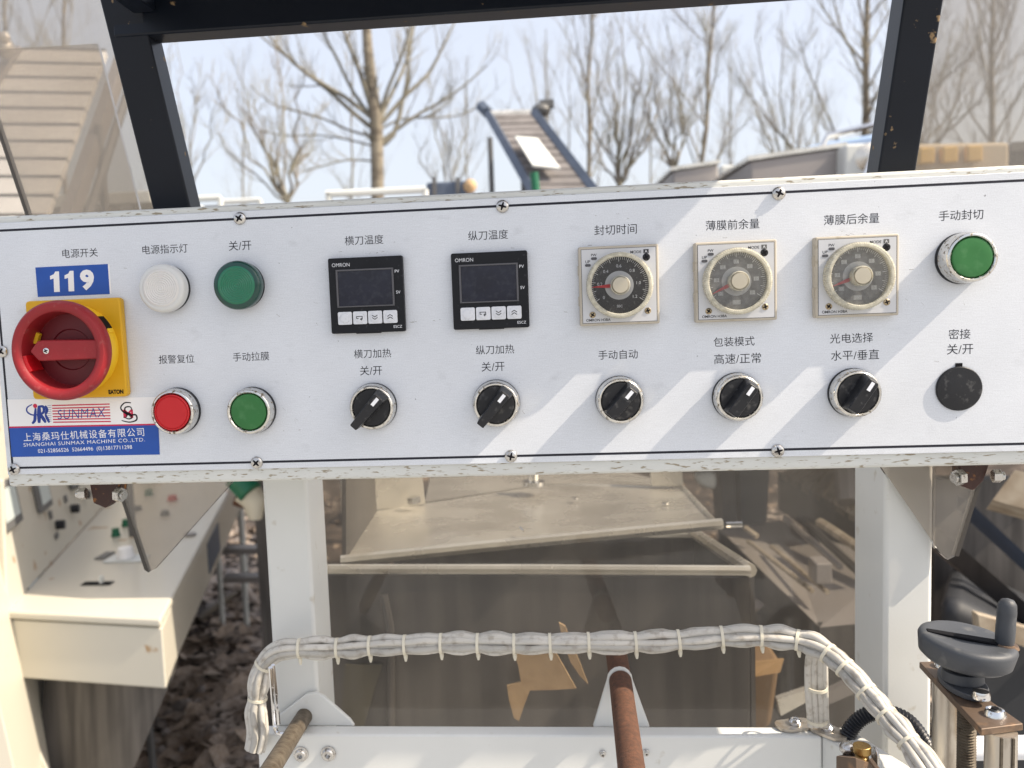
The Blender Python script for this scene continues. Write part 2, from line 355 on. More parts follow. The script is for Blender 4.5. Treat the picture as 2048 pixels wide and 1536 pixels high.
# the sheet runs on to the horizon round the rough patch
X0, X1, Y0, Y1, F = -3, 5, -1.5, 7.5, 700
g.add([(X0, Y0, GZ - .06), (X1, Y0, GZ - .06), (X1, Y1, GZ - .06), (X0, Y1, GZ - .06), (-F, -F, GZ - .06), (F, -F, GZ - .06), (F, F, GZ - .06), (-F, F, GZ - .06)],
      [(4, 5, 1, 0), (5, 6, 2, 1), (6, 7, 3, 2), (7, 4, 0, 3)])
ground = kind(g.build('ground', M['soil'], scale=1), 'structure')

added_yard = MB().box(-40, 40, -40, .85, GZ - .02, GZ + .055).build('bounce_yard', pmat('added pale bounce concrete', (0.36, 0.365, 0.36), .9, col2=(.26, .26, .255), scale=2.5, lo=.45, hi=.7, var=.1, bump=.3, bscale=80), scale=1, smooth=0); kind(added_yard, 'structure')  # pale slab added out of view to bounce light onto the panel

def leafmesh(r):
    b = MB(); n = 7; vs = [(0, 0, .1 * r.random())]
    for k in range(n):
        a = 2 * math.pi * k / n; q = (.6 + .5 * r.random()); vs.append((q * math.cos(a) * 1.5, q * math.sin(a) * .7, (r.random() - .2) * .32))
    b.add(vs, [(0, k + 1, (k + 1) % n + 1) for k in range(n)]); return b
def stonemesh(r):
    b = MB(); b.ball((0, 0, 0), 1, 8, (1, .75, .45)); b.v = [(x * (1 + .4 * (r.random() - .5)), y * (1 + .4 * (r.random() - .5)), z * (1 + .4 * (r.random() - .5))) for x, y, z in b.v]; return b
lm = [leafmesh(rng) for _ in range(6)]; sm = [stonemesh(rng) for _ in range(4)]
proto = [b.build('dry_leaf', M['leaf'], scale=1, smooth=0) for b in lm] + [b.build('stone', M['stone'], scale=1, smooth=0) for b in sm]
for o in proto: o.parent = ground
def put(o, p, s):
    o.location = p; o.scale = (s, s, s); o.rotation_euler = (rng.uniform(-.6, .6), rng.uniform(-.6, .6), rng.uniform(0, 6.3))
k = 0
while k < 250:
    px = rng.uniform(250, 560); py = rng.uniform(1040, 1560)
    if px < 250 + (1540 - py) * .25 - 40: continue
    p = Wz(px, py, GZ); q = rng.choice([0, 1, 2, 3, 4, 5, 0, 1, 2, 3, 4, 5, 6, 7, 8, 9]); s = rng.uniform(.026, .062) * (1 if q < 6 else .6)
    o = proto[q]
    if k >= len(proto): o = proto[q].copy(); COL.objects.link(o)
    else: o = proto[k]
    put(o, (p.x, p.y, gh(p.x, p.y) + .012), s); k += 1
lit = MB()
for k in range(5200):
    if k % 2: p = Wz(rng.uniform(220, 560), rng.uniform(1000, 1580), GZ)
    else: p = Vector((rng.uniform(-2.2, 2.6), rng.uniform(.7, 6), 0))
    s = rng.uniform(.008, .028); b = rng.choice(lm if k % 8 else sm); a = rng.uniform(0, 6.3); ca, sa = math.cos(a) * s, math.sin(a) * s
    z = gh(p.x, p.y) + .004
    lit.add([(p.x + x * ca - y * sa, p.y + x * sa + y * ca, z + zz * s + .3 * s * rng.random()) for x, y, zz in b.v], b.f)
kind(lit.build('leaf_litter', M['leaf'], scale=1, smooth=0), 'stuff')

# ------------------------------------------------------------------ trees
def wander(p, d, L, r0, r1, rg, nseg, curl=.12, lift=.10):
    pts = [p.copy()]; rad = [r0]; d = d.normalized()
    for i in range(nseg):
        d = (d + Vector((rg.uniform(-curl, curl), rg.uniform(-curl, curl), rg.uniform(-curl, curl) + lift))).normalized()
        p = p + d * (L / nseg); pts.append(p.copy()); rad.append(r0 + (r1 - r0) * (i + 1) / nseg)
    return pts, rad
def sprout(mb, pts, rad, rg, level, dens, spread=.75, L0=1.0, lift=.1):
    if level == 0: return
    m = len(pts)
    for c in range(dens[level]):
        t = rg.uniform(.18, .98) * (m - 1); i = min(int(t), m - 2); f = t - i
        p = pts[i].lerp(pts[i + 1], f); d = (pts[i + 1] - pts[i]).normalized()
        side = Vector((rg.uniform(-1, 1), rg.uniform(-1, 1), rg.uniform(-.2, .8))); side = (side - d * side.dot(d)).normalized()
        dd = (d + side * rg.uniform(.4, 1) * spread * 1.1).normalized()
        L = L0 * rg.uniform(.45, 1.0) * (1 - .4 * t / (m - 1)); r = max(rad[i] * .42, .0026)
        ps, rs = wander(p, dd, L, r, max(r * .3, .0014), rg, 5 if level > 1 else 3, .16, lift)
        mb.tube(ps, rs, 4 if level > 1 else 3, caps=False)
        sprout(mb, ps, rs, rg, level - 1, dens, spread, L0 * .55, lift)

def tree(label, trunk, limbs, rg, dens, L0, mt, mw, group='bare winter trees behind the machines', lift=.1, spread=.75):
    """trunk: (points, radii); limbs: list of (points, radii)."""
    base = trunk[0][0]
    t = thing('bare_tree', label, 'tree', base, group)
    loc = lambda ps: [p - base for p in ps]
    MB().tube(loc(trunk[0]), trunk[1], 10).build('trunk', mt, t, scale=1)
    tw = MB(); sprout(tw, loc(trunk[0][2:]), trunk[1][2:], rg, 2, dens, spread, L0, lift) if len(trunk[0]) > 4 else None
    for ps, rs in limbs:
        lp = loc(ps)
        MB().tube(lp, rs, 6, caps=False).build('branch', mw, t, scale=1)
        sprout(tw, lp, rs, rg, 2, dens, spread, L0, lift)
    kind(tw.build('twigs', mw, t, scale=1, smooth=0), 'stuff')
    return t

def pxpath(pts, Y, dy=0.0, rg=None):
    return [Wy(x, y, Y + dy * i) for i, (x, y) in enumerate(pts)]
def lerp_r(a, b, n): return [a + (b - a) * i / (n - 1) for i in range(n)]
def smooth_path(ps, sub=3):
    out = []
    for i in range(len(ps) - 1):
        p0 = ps[max(i - 1, 0)]; p1 = ps[i]; p2 = ps[i + 1]; p3 = ps[min(i + 2, len(ps) - 1)]
        for k in range(sub):
            t = k / sub; out.append(0.5 * ((2 * p1) + (p2 - p0) * t + (2 * p0 - 5 * p1 + 4 * p2 - p3) * t * t + (3 * p1 - p0 - 3 * p2 + p3) * t ** 3))
    out.append(ps[-1]); return out

# the tall pale tree in the left half of the window
Y = 11.0
tr = smooth_path(pxpath([(760, 760), (757, 600), (755, 380), (754, 300), (752, 240), (744, 180), (738, 120), (733, 55), (731, -80), (733, -300), (738, -520)], Y), 2)
u = Y / 1750 * 1.0
trr = [(.085 if i < 9 else .085 - .055 * (i - 9) / (len(tr) - 10)) for i in range(len(tr))]
L1 = [[(744, 236), (687, 192), (617, 150), (564, 102), (532, 62), (500, 0), (480, -80)], [(744, 256), (700, 220), (662, 185), (620, 152), (570, 110), (520, 70), (490, 20)],
      [(742, 233), (707, 185), (675, 120), (645, 60), (625, 0), (610, -90)], [(744, 222), (722, 150), (705, 107), (685, 55), (668, -10), (655, -90)],
      [(758, 233), (777, 175), (800, 120), (817, 65), (835, 0), (850, -90)], [(758, 242), (787, 180), (810, 130), (820, 75), (832, 30), (850, -60)],
      [(758, 252), (812, 190), (855, 150), (880, 105), (910, 42), (945, -40)], [(757, 288), (792, 260), (842, 225), (880, 205), (930, 170), (975, 130)],
      [(757, 292), (787, 270), (807, 195), (815, 150), (822, 90), (835, 20)], [(745, 273), (697, 260), (642, 235), (575, 218), (540, 205), (500, 170)],
      [(745, 292), (700, 280), (637, 270), (570, 272), (520, 260)], [(757, 262), (800, 238), (860, 235), (915, 232), (960, 212)], [(745, 322), (692, 320), (632, 336), (600, 345)]]
rg = random.Random(3)
limbs = []
for q, l in enumerate(L1):
    dy = rg.uniform(-.16, .16); ps = smooth_path(pxpath(l, Y, dy), 2); r = (.034 if q < 9 else .017) * rg.uniform(.8, 1.1)
    limbs.append((ps, lerp_r(r, .008, len(ps))))
tree('tall pale tree with fanning limbs on a bare trunk, left of the slatted conveyor', (tr, trr), limbs, rg, {2: 8, 1: 5}, .85, M['bark'], M['twig_y'], lift=.12)

def auto_tree(label, px, pybase, Y, r, top, nl, seed, lean=0, dens={2: 7, 1: 5}, L0=.8, fork=.35, mt=None, spread=.7, ll=.5, ang=(.35, .8)):
    """A single-stemmed bare tree: px/pybase is where its stem crosses the panel edge; top = photo y of its tip."""
    rg = random.Random(seed); a = Wy(px, pybase, Y); b = Wy(px + lean, top, Y)
    ax = (b - a); base = Vector((a.x - ax.x / ax.z * (a.z - GZ), Y, GZ)); H = b.z - GZ
    ps = []; rs = []
    for i in range(10):
        t = i / 9; p = base.lerp(b, t) + Vector((rg.uniform(-.04, .04), rg.uniform(-.04, .04), 0)) * (t > 0); ps.append(p); rs.append(r * .85 * (1 - .8 * t))
    limbs = []
    for k in range(nl):
        t = fork + (1 - fork) * .92 * k / nl; i = min(int(t * 9), 8); p = ps[i].lerp(ps[i + 1], t * 9 - i); q = rg.uniform(0, 6.28); w = rg.uniform(*ang)
        d = Vector((math.cos(q) * math.sin(w), math.sin(q) * math.sin(w), math.cos(w)))
        lp, lr = wander(p, d, H * ll * (1.15 - t) * rg.uniform(.7, 1.2), rs[i] * .36, .003, rg, 8, .09, .05); limbs.append((lp, lr))
    return tree(label, (ps, rs), limbs, rg, dens, L0, mt or M['bark'], M['twig'], spread=spread)

def shrub_tree(label, px, py, Y, r, stems, seed, dens={2: 9, 1: 5}, L0=.6):
    """Several stems spreading from one low fork; stems: end pixels."""
    rg = random.Random(seed); a = Wy(px, py, Y); base = Vector((a.x, Y, GZ))
    trunk = ([base, base.lerp(a, .4), base.lerp(a, .8), a], [r, r * .9, r * .75, r * .6]); limbs = []
    for ex, ey in stems:
        e = Wy(ex, ey, Y + rg.uniform(-.8, .8)); ps = []; nn = 9
        for i in range(nn):
            t = i / (nn - 1); p = a.lerp(e, t); bow = math.sin(t * math.pi) * .10 * (e.x - a.x)
            ps.append(p + Vector((bow + rg.uniform(-.05, .05) * (i > 0), rg.uniform(-.05, .05), rg.uniform(-.05, .05) * (i > 0))))
        limbs.append((ps, lerp_r(r * rg.uniform(.28, .42), .004, nn)))
    return tree(label, trunk, limbs, rg, dens, L0, M['bark'], M['twig'])

shrub_tree('low many-stemmed tree whose fork stands left of the tall pale trunk', 575, 405, 9, .045, [(425, 150), (470, 110), (520, 230), (500, 190), (560, 60), (600, 130), (640, 210), (430, 260), (615, 250), (545, 160)], 11)
shrub_tree('thin bare tree just right of the left black guard post', 375, 400, 12, .04, [(330, 90), (355, 60), (400, 120), (430, 200), (385, 160), (345, 210)], 12, L0=.55)
shrub_tree('small bare tree between the tall pale trunk and the slatted conveyor', 898, 400, 14, .045, [(820, 270), (860, 150), (900, 120), (935, 190), (955, 260), (880, 220)], 13, L0=.65)
auto_tree('straight slender tree just right of the slatted conveyor', 1180, 340, 13, .062, -160, 16, 14, 0, {2: 6, 1: 5}, .7, .42, ll=.34)
shrub_tree('dense bushy tree forking at the panel edge, right of the slatted conveyor', 1238, 372, 12, .06, [(1150, 120), (1185, 60), (1215, 30), (1250, 20), (1290, 50), (1310, 110), (1330, 190), (1160, 230), (1270, 160), (1235, 110), (1300, 240)], 15, {2: 10, 1: 5}, .62)
shrub_tree('bushy tree rising behind the grey steel tank', 1350, 340, 12, .05, [(1270, 150), (1300, 90), (1340, 60), (1370, 110), (1400, 170), (1320, 180), (1385, 60), (1290, 230)], 16, {2: 9, 1: 5}, .6)
auto_tree('tall slim tree leaning slightly over the grey steel tank', 1405, 330, 11, .055, -200, 18, 17, 32, {2: 8, 1: 5}, .7, .36, ll=.36)
auto_tree('stout tree with long rising limbs beside the right black guard post', 1728, 250, 10, .085, -260, 24, 18, 8, {2: 8, 1: 5}, .9, .30, ll=.50, ang=(.6, 1.15))
auto_tree('grey tree seen through the right smoked pane', 1985, 270, 8, .052, -260, 20, 19, 10, {2: 8, 1: 5}, .8, .30, ll=.45)
shrub_tree('wiry tree hidden low behind the right black guard post', 1850, 320, 10, .05, [(1830, 60), (1900, 40), (1950, 80), (1880, 150), (1930, 180), (2010, 120), (1790, 140)], 20, {2: 8, 1: 5}, .8)
auto_tree('forked bare tree seen through the left smoked pane', 128, 85, 10, .05, -300, 14, 21, -4, {2: 6, 1: 5}, .8, .45, ll=.42)
auto_tree('thin tree at the far left edge behind the smoked pane', 5, 100, 9, .045, -280, 14, 22, -10, {2: 6, 1: 5}, .8, .4, ll=.4)
shrub_tree('spreading tree at the middle of the sky between conveyor and far tank', 1130, 400, 18, .05, [(1010, 100), (1050, 60), (1090, 120), (1140, 90), (1000, 200), (1070, 180)], 23, {2: 8, 1: 5}, .9)
shrub_tree('distant bare tree behind the cylinder tank right of the grey tank', 1570, 360, 15, .055, [(1480, 100), (1510, 40), (1560, 20), (1600, 60), (1640, 120), (1500, 190), (1590, 160), (1650, 200)], 24, {2: 8, 1: 5}, .95)
for i in range(9):
    x = 330 + i * 190 + random.Random(90 + i).uniform(-40, 40)
    near = ['the left black post', 'the tall pale trunk', 'the tall pale trunk, to its right', 'the slatted conveyor', 'the straight slender tree', 'the bushy pair', 'the steel tanks', 'the right black post', 'the beige control box'][i]
    auto_tree('faint far-off bare tree on the horizon behind ' + near, x, 400, 38 + (i * 7) % 13, .10, 150 - (i * 53) % 120, 8, 60 + i, 0, {2: 6, 1: 5}, 2.4, .3, ll=.4, mt=M['twig'])

# ------------------------------------------------------------------ machinery beyond the panel
# slatted incline conveyor in the middle of the window
Yc = 3.6
cv = thing('incline_conveyor', 'slatted incline conveyor with blue side rails and a loose pale sheet leaning on it', 'conveyor', Wy(1080, 380, Yc))
cvo = cv.location
def lp(p): return p - cvo
A = Wy(975, 225, Yc + .9); B = Wy(1068, 222, Yc + .9); Cc = Wy(1205, 400, Yc); D = Wy(1075, 400, Yc)
A2 = A + (A - D) * 0; ns = 13
for i in range(ns):
    t0 = (i + .06) / ns; t1 = (i + .90) / ns
    q = [D.lerp(A, t0), Cc.lerp(B, t0), Cc.lerp(B, t1), D.lerp(A, t1)]
    MB().slab([lp(p) for p in q], (0, .012, -.02)).build('belt_slat', M['belt'], cv, scale=1, smooth=0)
for a, b in ((D, A), (Cc, B)):
    s = (a - b).normalized() * .5
    MB().tube([lp(a + s), lp(b), ], .028, 4).build('side_rail', M['blue_st'], cv, scale=1, smooth=0)
ex = Wy(962, 212, Yc + .95)
MB().tube([lp(ex), lp(A)], .035, 6).build('rail_end', M['blue_st'], cv, scale=1)
MB().tube([lp(A + Vector((0, 0, -.02))), lp(B + Vector((0, 0, -.02)))], .03, 10).build('end_roller', M['steel'], cv, scale=1)
mo = Wy(1083, 220, Yc + .9); MB().ball(lp(mo), .05, 12, (1.1, 1, .8)).box(*[c for c in (lp(mo).x - .01, lp(mo).x + .07, lp(mo).y - .03, lp(mo).y + .03, lp(mo).z + .01, lp(mo).z + .05)]).build('drive_motor', M['grey'], cv, scale=1)
for px_, tp in ((980, 275), (1046, 330)):
    a = Wy(px_, tp, Yc + .5); MB().tube([lp(a), lp(Vector((a.x, a.y, GZ)))], .014, 6).build('leg', M['grey'], cv, scale=1)
st = MB().slab([lp(Wy(*p, Yc + dy)) for p, dy in (((1030, 272), .45), ((1075, 276), .45), ((1121, 336), .15), ((1066, 330), .15))], (0, .01, -.01)).build('loose_sheet', M['pale'], None, scale=1, smooth=0)
st.location = cvo; tag(st, 'pale loose sheet lying on the slatted incline conveyor', 'sheet')
# dark machine and green hopper at conveyor's foot
mm = thing('low_machine', 'dark blue grey machine top poking above the panel left of the conveyor', 'machine', Wy(895, 400, 3.2))
o0 = mm.location; a = Wy(852, 365, 3.2) - o0; b = Wy(940, 440, 3.2) - o0
MB().box(a.x, b.x, 0, .4, b.z, a.z).build('body', M['blue_st'], mm, .01, scale=1)
for x in (868, 915):
    q = Wy(x, 355, 3.2) - o0; MB().box(q.x - .008, q.x + .008, -.01, .01, b.z, q.z).build('upright', M['grey'], mm, scale=1)
q = Wy(940, 372, 3.2) - o0; MB().ball(q, .03, 10).build('knob', M['card'], mm, scale=1)
gp = MB().tube([Wy(1068, 345, 3.3), Wy(1075, 420, 3.3)], .018, 10).build('green_pipe', M['green'], scale=1); tag(gp, 'short green pipe standing at the foot of the slatted conveyor', 'pipe')
# low pale frames just above the panel edge
for nm, x0, x1, y0, Yf, lb in (('pale_stand', 652, 850, 388, 2.6, 'long low white frame rail just above the panel edge under the tall pale tree'),
                               ('pale_stand', 385, 440, 398, 3.0, 'short white frame rail just above the panel right of the left black post'),
                               ('pale_stand', 440, 520, 404, 3.4, 'low pale table edge between two white rails at the panel edge')):
    a = Wy(x0, y0, Yf); b = Wy(x1, y0 - (x1 - x0) * .045, Yf); t = thing(nm, lb, 'stand', a)
    MB().tube([Vector((0, 0, 0)), b - a], .012, 6).build('rail', M['pale'], t, scale=1)
    for e in (Vector((.01, 0, 0)), b - a): MB().tube([e, Vector((e.x, e.y, GZ - a.z))], .012, 6).build('leg', M['pale'], t, scale=1)
    MB().box(0, (b - a).x, .0, .4, -.25, -.03).build('tray', M['galv'], t, scale=1)

hm = thing('shade_housing', 'grey sheet housing on square legs added behind the control panel as a shade', 'machine', (.5, 2.4, GZ))  # added housing, mostly hidden, that shades the left deck and ground
MB().hexa([(-1.12, -1.29, 1.085), (.8, -1.29, 1.085), (.8, 1.2, 1.085), (-1.12, 1.2, 1.085), (-1.12, -1.29, 1.53), (.8, -1.29, 1.53), (.8, 1.2, 1.80), (-1.12, 1.2, 1.80)]).build('body', M['galv'], hm, .01, scale=1)
for x in (-.70, .72):
    for y in (-.9, 1.1): MB().box(x, x + .05, y, y + .05, 0, 1.083).build('leg', M['galv'], hm, .002, scale=1)
# tanks and boxes right of centre
def boxpx(name, label, cat, x0, x1, y0, y1, Y, depth, m, top=None, lean=0.0):
    a = Wy(x0, y0, Y); b = Wy(x1, y1, Y); t = thing(name, label, cat, (a.x, Y, a.z)); w = b.x - a.x; h = b.z - a.z
    zr = (Wy(x1, y0 - (x1 - x0) * lean, Y).z - a.z)
    MB().hexa([(0, 0, h), (w, 0, h), (w, depth, h), (0, depth, h), (0, 0, 0), (w, 0, zr), (w, depth, zr), (0, depth, 0)]).build('body', m, t, .012, scale=1)
    if top: MB().hexa([(-.01, -.01, 0.001), (w + .01, -.01, zr + .001), (w + .01, depth, zr + .001), (-.01, depth, .001), (-.01, -.01, .02), (w + .01, -.01, zr + .02), (w + .01, depth, zr + .02), (-.01, depth, .02)]).build('lid', top, t, scale=1)
    return t, w, h
t1, w, h = boxpx('steel_tank', 'lower grey steel tank with sloping top, left of the taller one', 'tank', 1345, 1438, 342, 430, 4.2, .8, M['galv'], M['steel'], .16)
t2, w, h = boxpx('steel_tank', 'taller grey steel tank with pipe handle, left of the right black post', 'tank', 1500, 1688, 322, 430, 3.4, .9, M['galv'], M['steel'], .15)
q = t2.location
MB().tube([Wy(1640, 300, 3.5) - q, Wy(1655, 272, 3.5) - q, Wy(1765, 246, 3.5) - q], .013, 8).build('pipe_handle', M['chrome_c'], t2, scale=1)
t3, w, h = boxpx('white_cabinet', 'small white cabinet with round fan cover between the two steel tanks', 'cabinet', 1442, 1532, 330, 430, 4.6, .6, M['pale'])
MB().lathe([(0, -.03), (.05, -.03), (.06, 0)], 20, (w * .35, h * .28)).build('fan_cover', M['alu'], t3, scale=1)
MB().box(w * .6, w * .85, -.01, .0, h * .45, h * .15).build('meter_window', M['grey'], t3, scale=1)
t4, w, h = boxpx('white_cabinet', 'white cabinet end with a round lamp against the right black post', 'cabinet', 1690, 1772, 288, 430, 3.3, .7, M['pale'], None, .05)
MB().lathe([(0, -.03), (.04, -.02), (.06, 0)], 20, (w * .6, h * .20)).build('round_lamp', M['steel'], t4, scale=1)
MB().tube([Vector((w * .62, -.03, h * .14)), Vector((w * .15, -.05, h * .8))], .008, 6).build('stay_rod', M['chrome_c'], t4, scale=1)
tarp = MB().hexa([Wy(1590, 300, 5), Wy(1800, 300, 5), Wy(1800, 300, 5.8), Wy(1590, 300, 5.8), Wy(1650, 285, 5), Wy(1790, 262, 5), Wy(1790, 262, 5.8), Wy(1650, 285, 5.8)]).build('blue_cover', pmat('pale blue cover', (0.30, 0.42, 0.62), .6), scale=1, bevel=.03)
tag(tarp, 'pale blue cover folded over machinery behind the taller steel tank', 'cover')
t5, w, h = boxpx('control_box', 'beige control box with three yellow square buttons behind the right smoked pane', 'control box', 1832, 2018, 287, 430, 2.2, .35, M['beige_box'], None, .018)
for i, x in enumerate((1846, 1892, 1941)):
    p = Wy(x, 314 - i * 2, 2.2) - t5.location; MB().box(p.x - .022, p.x + .022, -.03, -.001, p.z - .024, p.z + .024).build('yellow_button', M['yel'], t5, .006, scale=1)
t6, w, h = boxpx('dark_crate', 'dark crate at the right edge beside the beige control box', 'crate', 2024, 2140, 285, 430, 2.6, .5, M['steel_d'])
MB().box(-.005, w + .005, -.012, -.001, -.03, 0).build('rim', M['grey'], t6, scale=1)

# left conveyor behind the smoked pane
cl = thing('cleated_conveyor', 'wide pale cleated conveyor climbing behind the left smoked pane', 'conveyor', Wy(100, 300, 1.6)); cvo = cl.location
TL, TR, BL, BR = Wy(48, 96, 2.0), Wy(212, 100, 2.0), Wy(-190, 470, 1.45), Wy(78, 470, 1.45)
ns = 11
for i in range(ns):
    t0 = (i + .05) / ns; t1 = (i + .93) / ns
    q = [BL.lerp(TL, t0), BR.lerp(TR, t0), BR.lerp(TR, t1), BL.lerp(TL, t1)]
    MB().slab([lp(p) for p in q], (0, .012, -.012)).build('belt_slat', M['belt_w'], cl, scale=1, smooth=0)
    e0, e1 = BL.lerp(TL, (i + .97) / ns), BR.lerp(TR, (i + .97) / ns)
    MB().tube([lp(e0), lp(e1)], .005, 4).build('cleat', M['grey'], cl, scale=1, smooth=0)
for a, b in ((BL, TL), (BR, TR)):
    off = Vector((.045 if a is BR else -.03, -.02, 0))
    MB().hexa([lp(p) for p in (a + off, a + off + Vector((.028, 0, 0)), a + off + Vector((.028, .05, 0)), a + off + Vector((0, .05, 0)), b + off, b + off + Vector((.028, 0, 0)), b + off + Vector((.028, .05, 0)), b + off + Vector((0, .05, 0)))]).build('side_rail', M['galv'], cl, scale=1, smooth=0)
a = TR + Vector((.10, -.02, -.05)); b = BR + Vector((.10, -.02, -.05))
MB().tube([lp(b), lp(a)], .012, 6).build('outer_rail', M['grey'], cl, scale=1)
a = Wy(196, 250, 1.7); MB().tube([lp(a), lp(Vector((a.x + .02, a.y, GZ)))], .012, 6).build('leg', M['grey'], cl, scale=1)
mo = Wy(8, 95, 1.9); MB().ball(lp(mo), .03, 12).ball(lp(mo + Vector((.015, -.02, .02))), .018, 8).build('drive_motor', M['alu'], cl, scale=1)
rl = thing('pale_bench', 'long pale bench seen under the cleated conveyor at the left panel edge', 'bench', Wy(-60, 400, 2.4))
a = Wy(-60, 395, 2.4) - rl.location; b = Wy(300, 380, 2.4) - rl.location
MB().box(a.x, b.x, 0, .5, -.04, .0).build('top', M['pale'], rl, .004, scale=1)
for x in (a.x + .1, b.x - .1): MB().box(x - .02, x + .02, .02, .06, GZ - rl.location.z, -.041).build('leg', M['pale'], rl, scale=1)

# ------------------------------------------------------------------ left cabinet with console deck
Yd = 1.1
zd = Wy(160, 1225, Yd).z
mc = thing('console_cabinet', 'cream console cabinet with sloping meter wall and sunlit box front, left of the control panel', 'cabinet', (Wy(20, 1240, Yd).x, Yd, GZ)); mo_ = mc.location
def lc(p): return p - mo_
FL, FR = Wy(14, 1222, Yd), Wy(322, 1240, Yd)
BLk, BRk = Wz(310, 900, zd), Wz(500, 900, zd)
CL = Wz(58, 1175, zd)
# deck slab (lid)
th = Vector((0, 0, -.018))
FL = Wz(12, 1222, zd); FR = Wz(322, 1238, zd); FRb = Wz(346, 1192, zd)
deckpts = [FL, FR, FRb, BRk, BLk, CL]
MB().slab([lc(p) for p in deckpts][::-1], th).build('deck', M['cream'], mc, .006, scale=1)
# box under the deck
def dn(p, d): return Vector((p.x, p.y, p.z - d))
hb = .125; ins = Vector((.004, .006, 0))
f0, f1, f1b, bb, b0 = FL + ins, FR + Vector((-.002, .006, 0)), FRb + Vector((-.004, 0, 0)), BRk, BLk
bx = MB().slab([lc(dn(p, .021)) for p in (f0, f1, f1b, bb, b0)][::-1], (0, 0, -hb)); bx.build('body', M['cream'], mc, .004, scale=1)
lcp = [lc(dn(p, .1455)) for p in (Vector((f0.x + .03, f0.y + .06, f0.z)), Vector((f1.x - .012, f1.y + .06, f1.z)), Vector((bb.x - .10, bb.y, bb.z)), b0)]
lcb = [p + Vector((k, 0, -.85)) for p, k in zip(lcp, (0, -.42, -.42, 0))]
MB().hexa(lcb + lcp).build('lower_cabinet', M['steel_d'], mc, scale=1)
# meter wall standing on the deck's left side
Wn = .36
wl = [CL, BLk, BLk + Vector((-.30, .06, Wn + .1)), CL + Vector((-.35, 0, Wn))]
wl = [Wz(58, 1176, zd + .0012), Wz(330, 880, zd + .0012)]
wa, wb = wl; dirw = (wb - wa).normalized(); nrm = Vector((dirw.y, -dirw.x, 0)).normalized(); upw = (Vector((0, 0, 1)) - nrm * .12).normalized()
def wp(s_, h_, o_=0.0): return wa + dirw * s_ + upw * h_ + nrm * o_
LW = (wb - wa).length
MB().slab([lc(p) for p in (wp(-.30, -.9), wp(-.012, -.9), wp(-.012, 0), wp(LW, 0), wp(LW, .5), wp(-.30, .5))], -nrm * .05).build('meter_wall', M['cream'], mc, .003, scale=1)
def onwall(px, py):                                   # photo pixel to (s, h) on the wall plane
    d = ray(px, py); nn = dirw.cross(upw); t = (wa - CAM).dot(nn) / d.dot(nn); p = CAM + d * t - wa
    h_ = p.dot(upw); return p.dot(dirw), h_
def wallbox(name, px, py, w, h, dep, m, parent=mc, o_=0.001, bev=.003):
    s_, h_ = onwall(px, py)
    return MB().slab([lc(wp(s_ - w / 2, h_ - h / 2, o_)), lc(wp(s_ + w / 2, h_ - h / 2, o_)), lc(wp(s_ + w / 2, h_ + h / 2, o_)), lc(wp(s_ - w / 2, h_ + h / 2, o_))][::-1], nrm * dep).build(name, m, parent, bev, scale=1)
for px_, py_, w_, h_ in ((8, 1010, .13, .10), (78, 985, .10, .085), (140, 955, .07, .06)):
    mt = wallbox('meter', px_, py_, w_, h_, .012, M['grey']); s_, hh = onwall(px_, py_)
    MB().slab([lc(wp(s_ - w_ * .38, hh - h_ * .3, .0135)), lc(wp(s_ + w_ * .38, hh - h_ * .3, .0135)), lc(wp(s_ + w_ * .38, hh + h_ * .38, .0135)), lc(wp(s_ - w_ * .38, hh + h_ * .38, .0135))][::-1], nrm * .001).build('meter_face', M['meter'], mt, scale=1)
for px_, py_ in ((112, 1050), (142, 1018), (165, 990)):
    wallbox('name_plate', px_ - 12, py_ - 20, .028, .020, .002, M['grey'])
    s_, hh = onwall(px_, py_); MB().tube([lc(wp(s_, hh, 0)), lc(wp(s_, hh, .022))], .012, 14).build('knob', M['black'], mc, .002, scale=1)
wallbox('name_plate', 112, 1072, .030, .014, .002, M['grey'])
# things on the deck
def ondeck(px, py): return Wz(px, py, zd + .001)
for px_, py_, r, m_, h_ in ((232, 1072, .010, 'green', .022), (252, 1052, .010, 'green', .02), (298, 990, .012, 'green', .02), (345, 1000, .014, 'cap_red', .016), (330, 1030, .012, 'black', .014), (275, 1020, .012, 'black', .014)):
    p = lc(ondeck(px_, py_)); MB().tube([p, p + Vector((0, 0, h_ * .5)), p + Vector((0, 0, h_))], [r * 1.3, r, r * .95], 14).build('deck_button', M[m_], mc, .001, scale=1)
p = lc(ondeck(252, 1118)); MB().box(p.x - .045, p.x + .05, p.y - .03, p.y + .03, p.z, p.z + .003).build('rotary_plate', M['pale'], mc, scale=1)
kn = MB().tube([p + Vector((0, 0, .003)), p + Vector((0, 0, .03))], [.022, .018], 18).build('rotary_knob', M['white'], mc, .003, scale=1)
p = lc(ondeck(210, 1112)); MB().box(p.x - .012, p.x + .012, p.y - .03, p.y + .03, p.z, p.z + .003).build('name_plate', M['grey'], mc, scale=1)
p = lc(ondeck(195, 1167)); MB().box(p.x - .034, p.x + .034, p.y - .012, p.y + .012, p.z, p.z + .0012).build('lever_slot', M['dark'], mc, scale=1)
MB().box(p.x + .006, p.x + .013, p.y - .004, p.y + .004, p.z + .0012, p.z + .018).build('slot_lever', M['pale'], mc, scale=1)
p = lc(ondeck(380, 1070)); MB().tube([p, p + Vector((0, 0, .005))], .016, 18).build('round_plug', M['galv'], mc, scale=1)
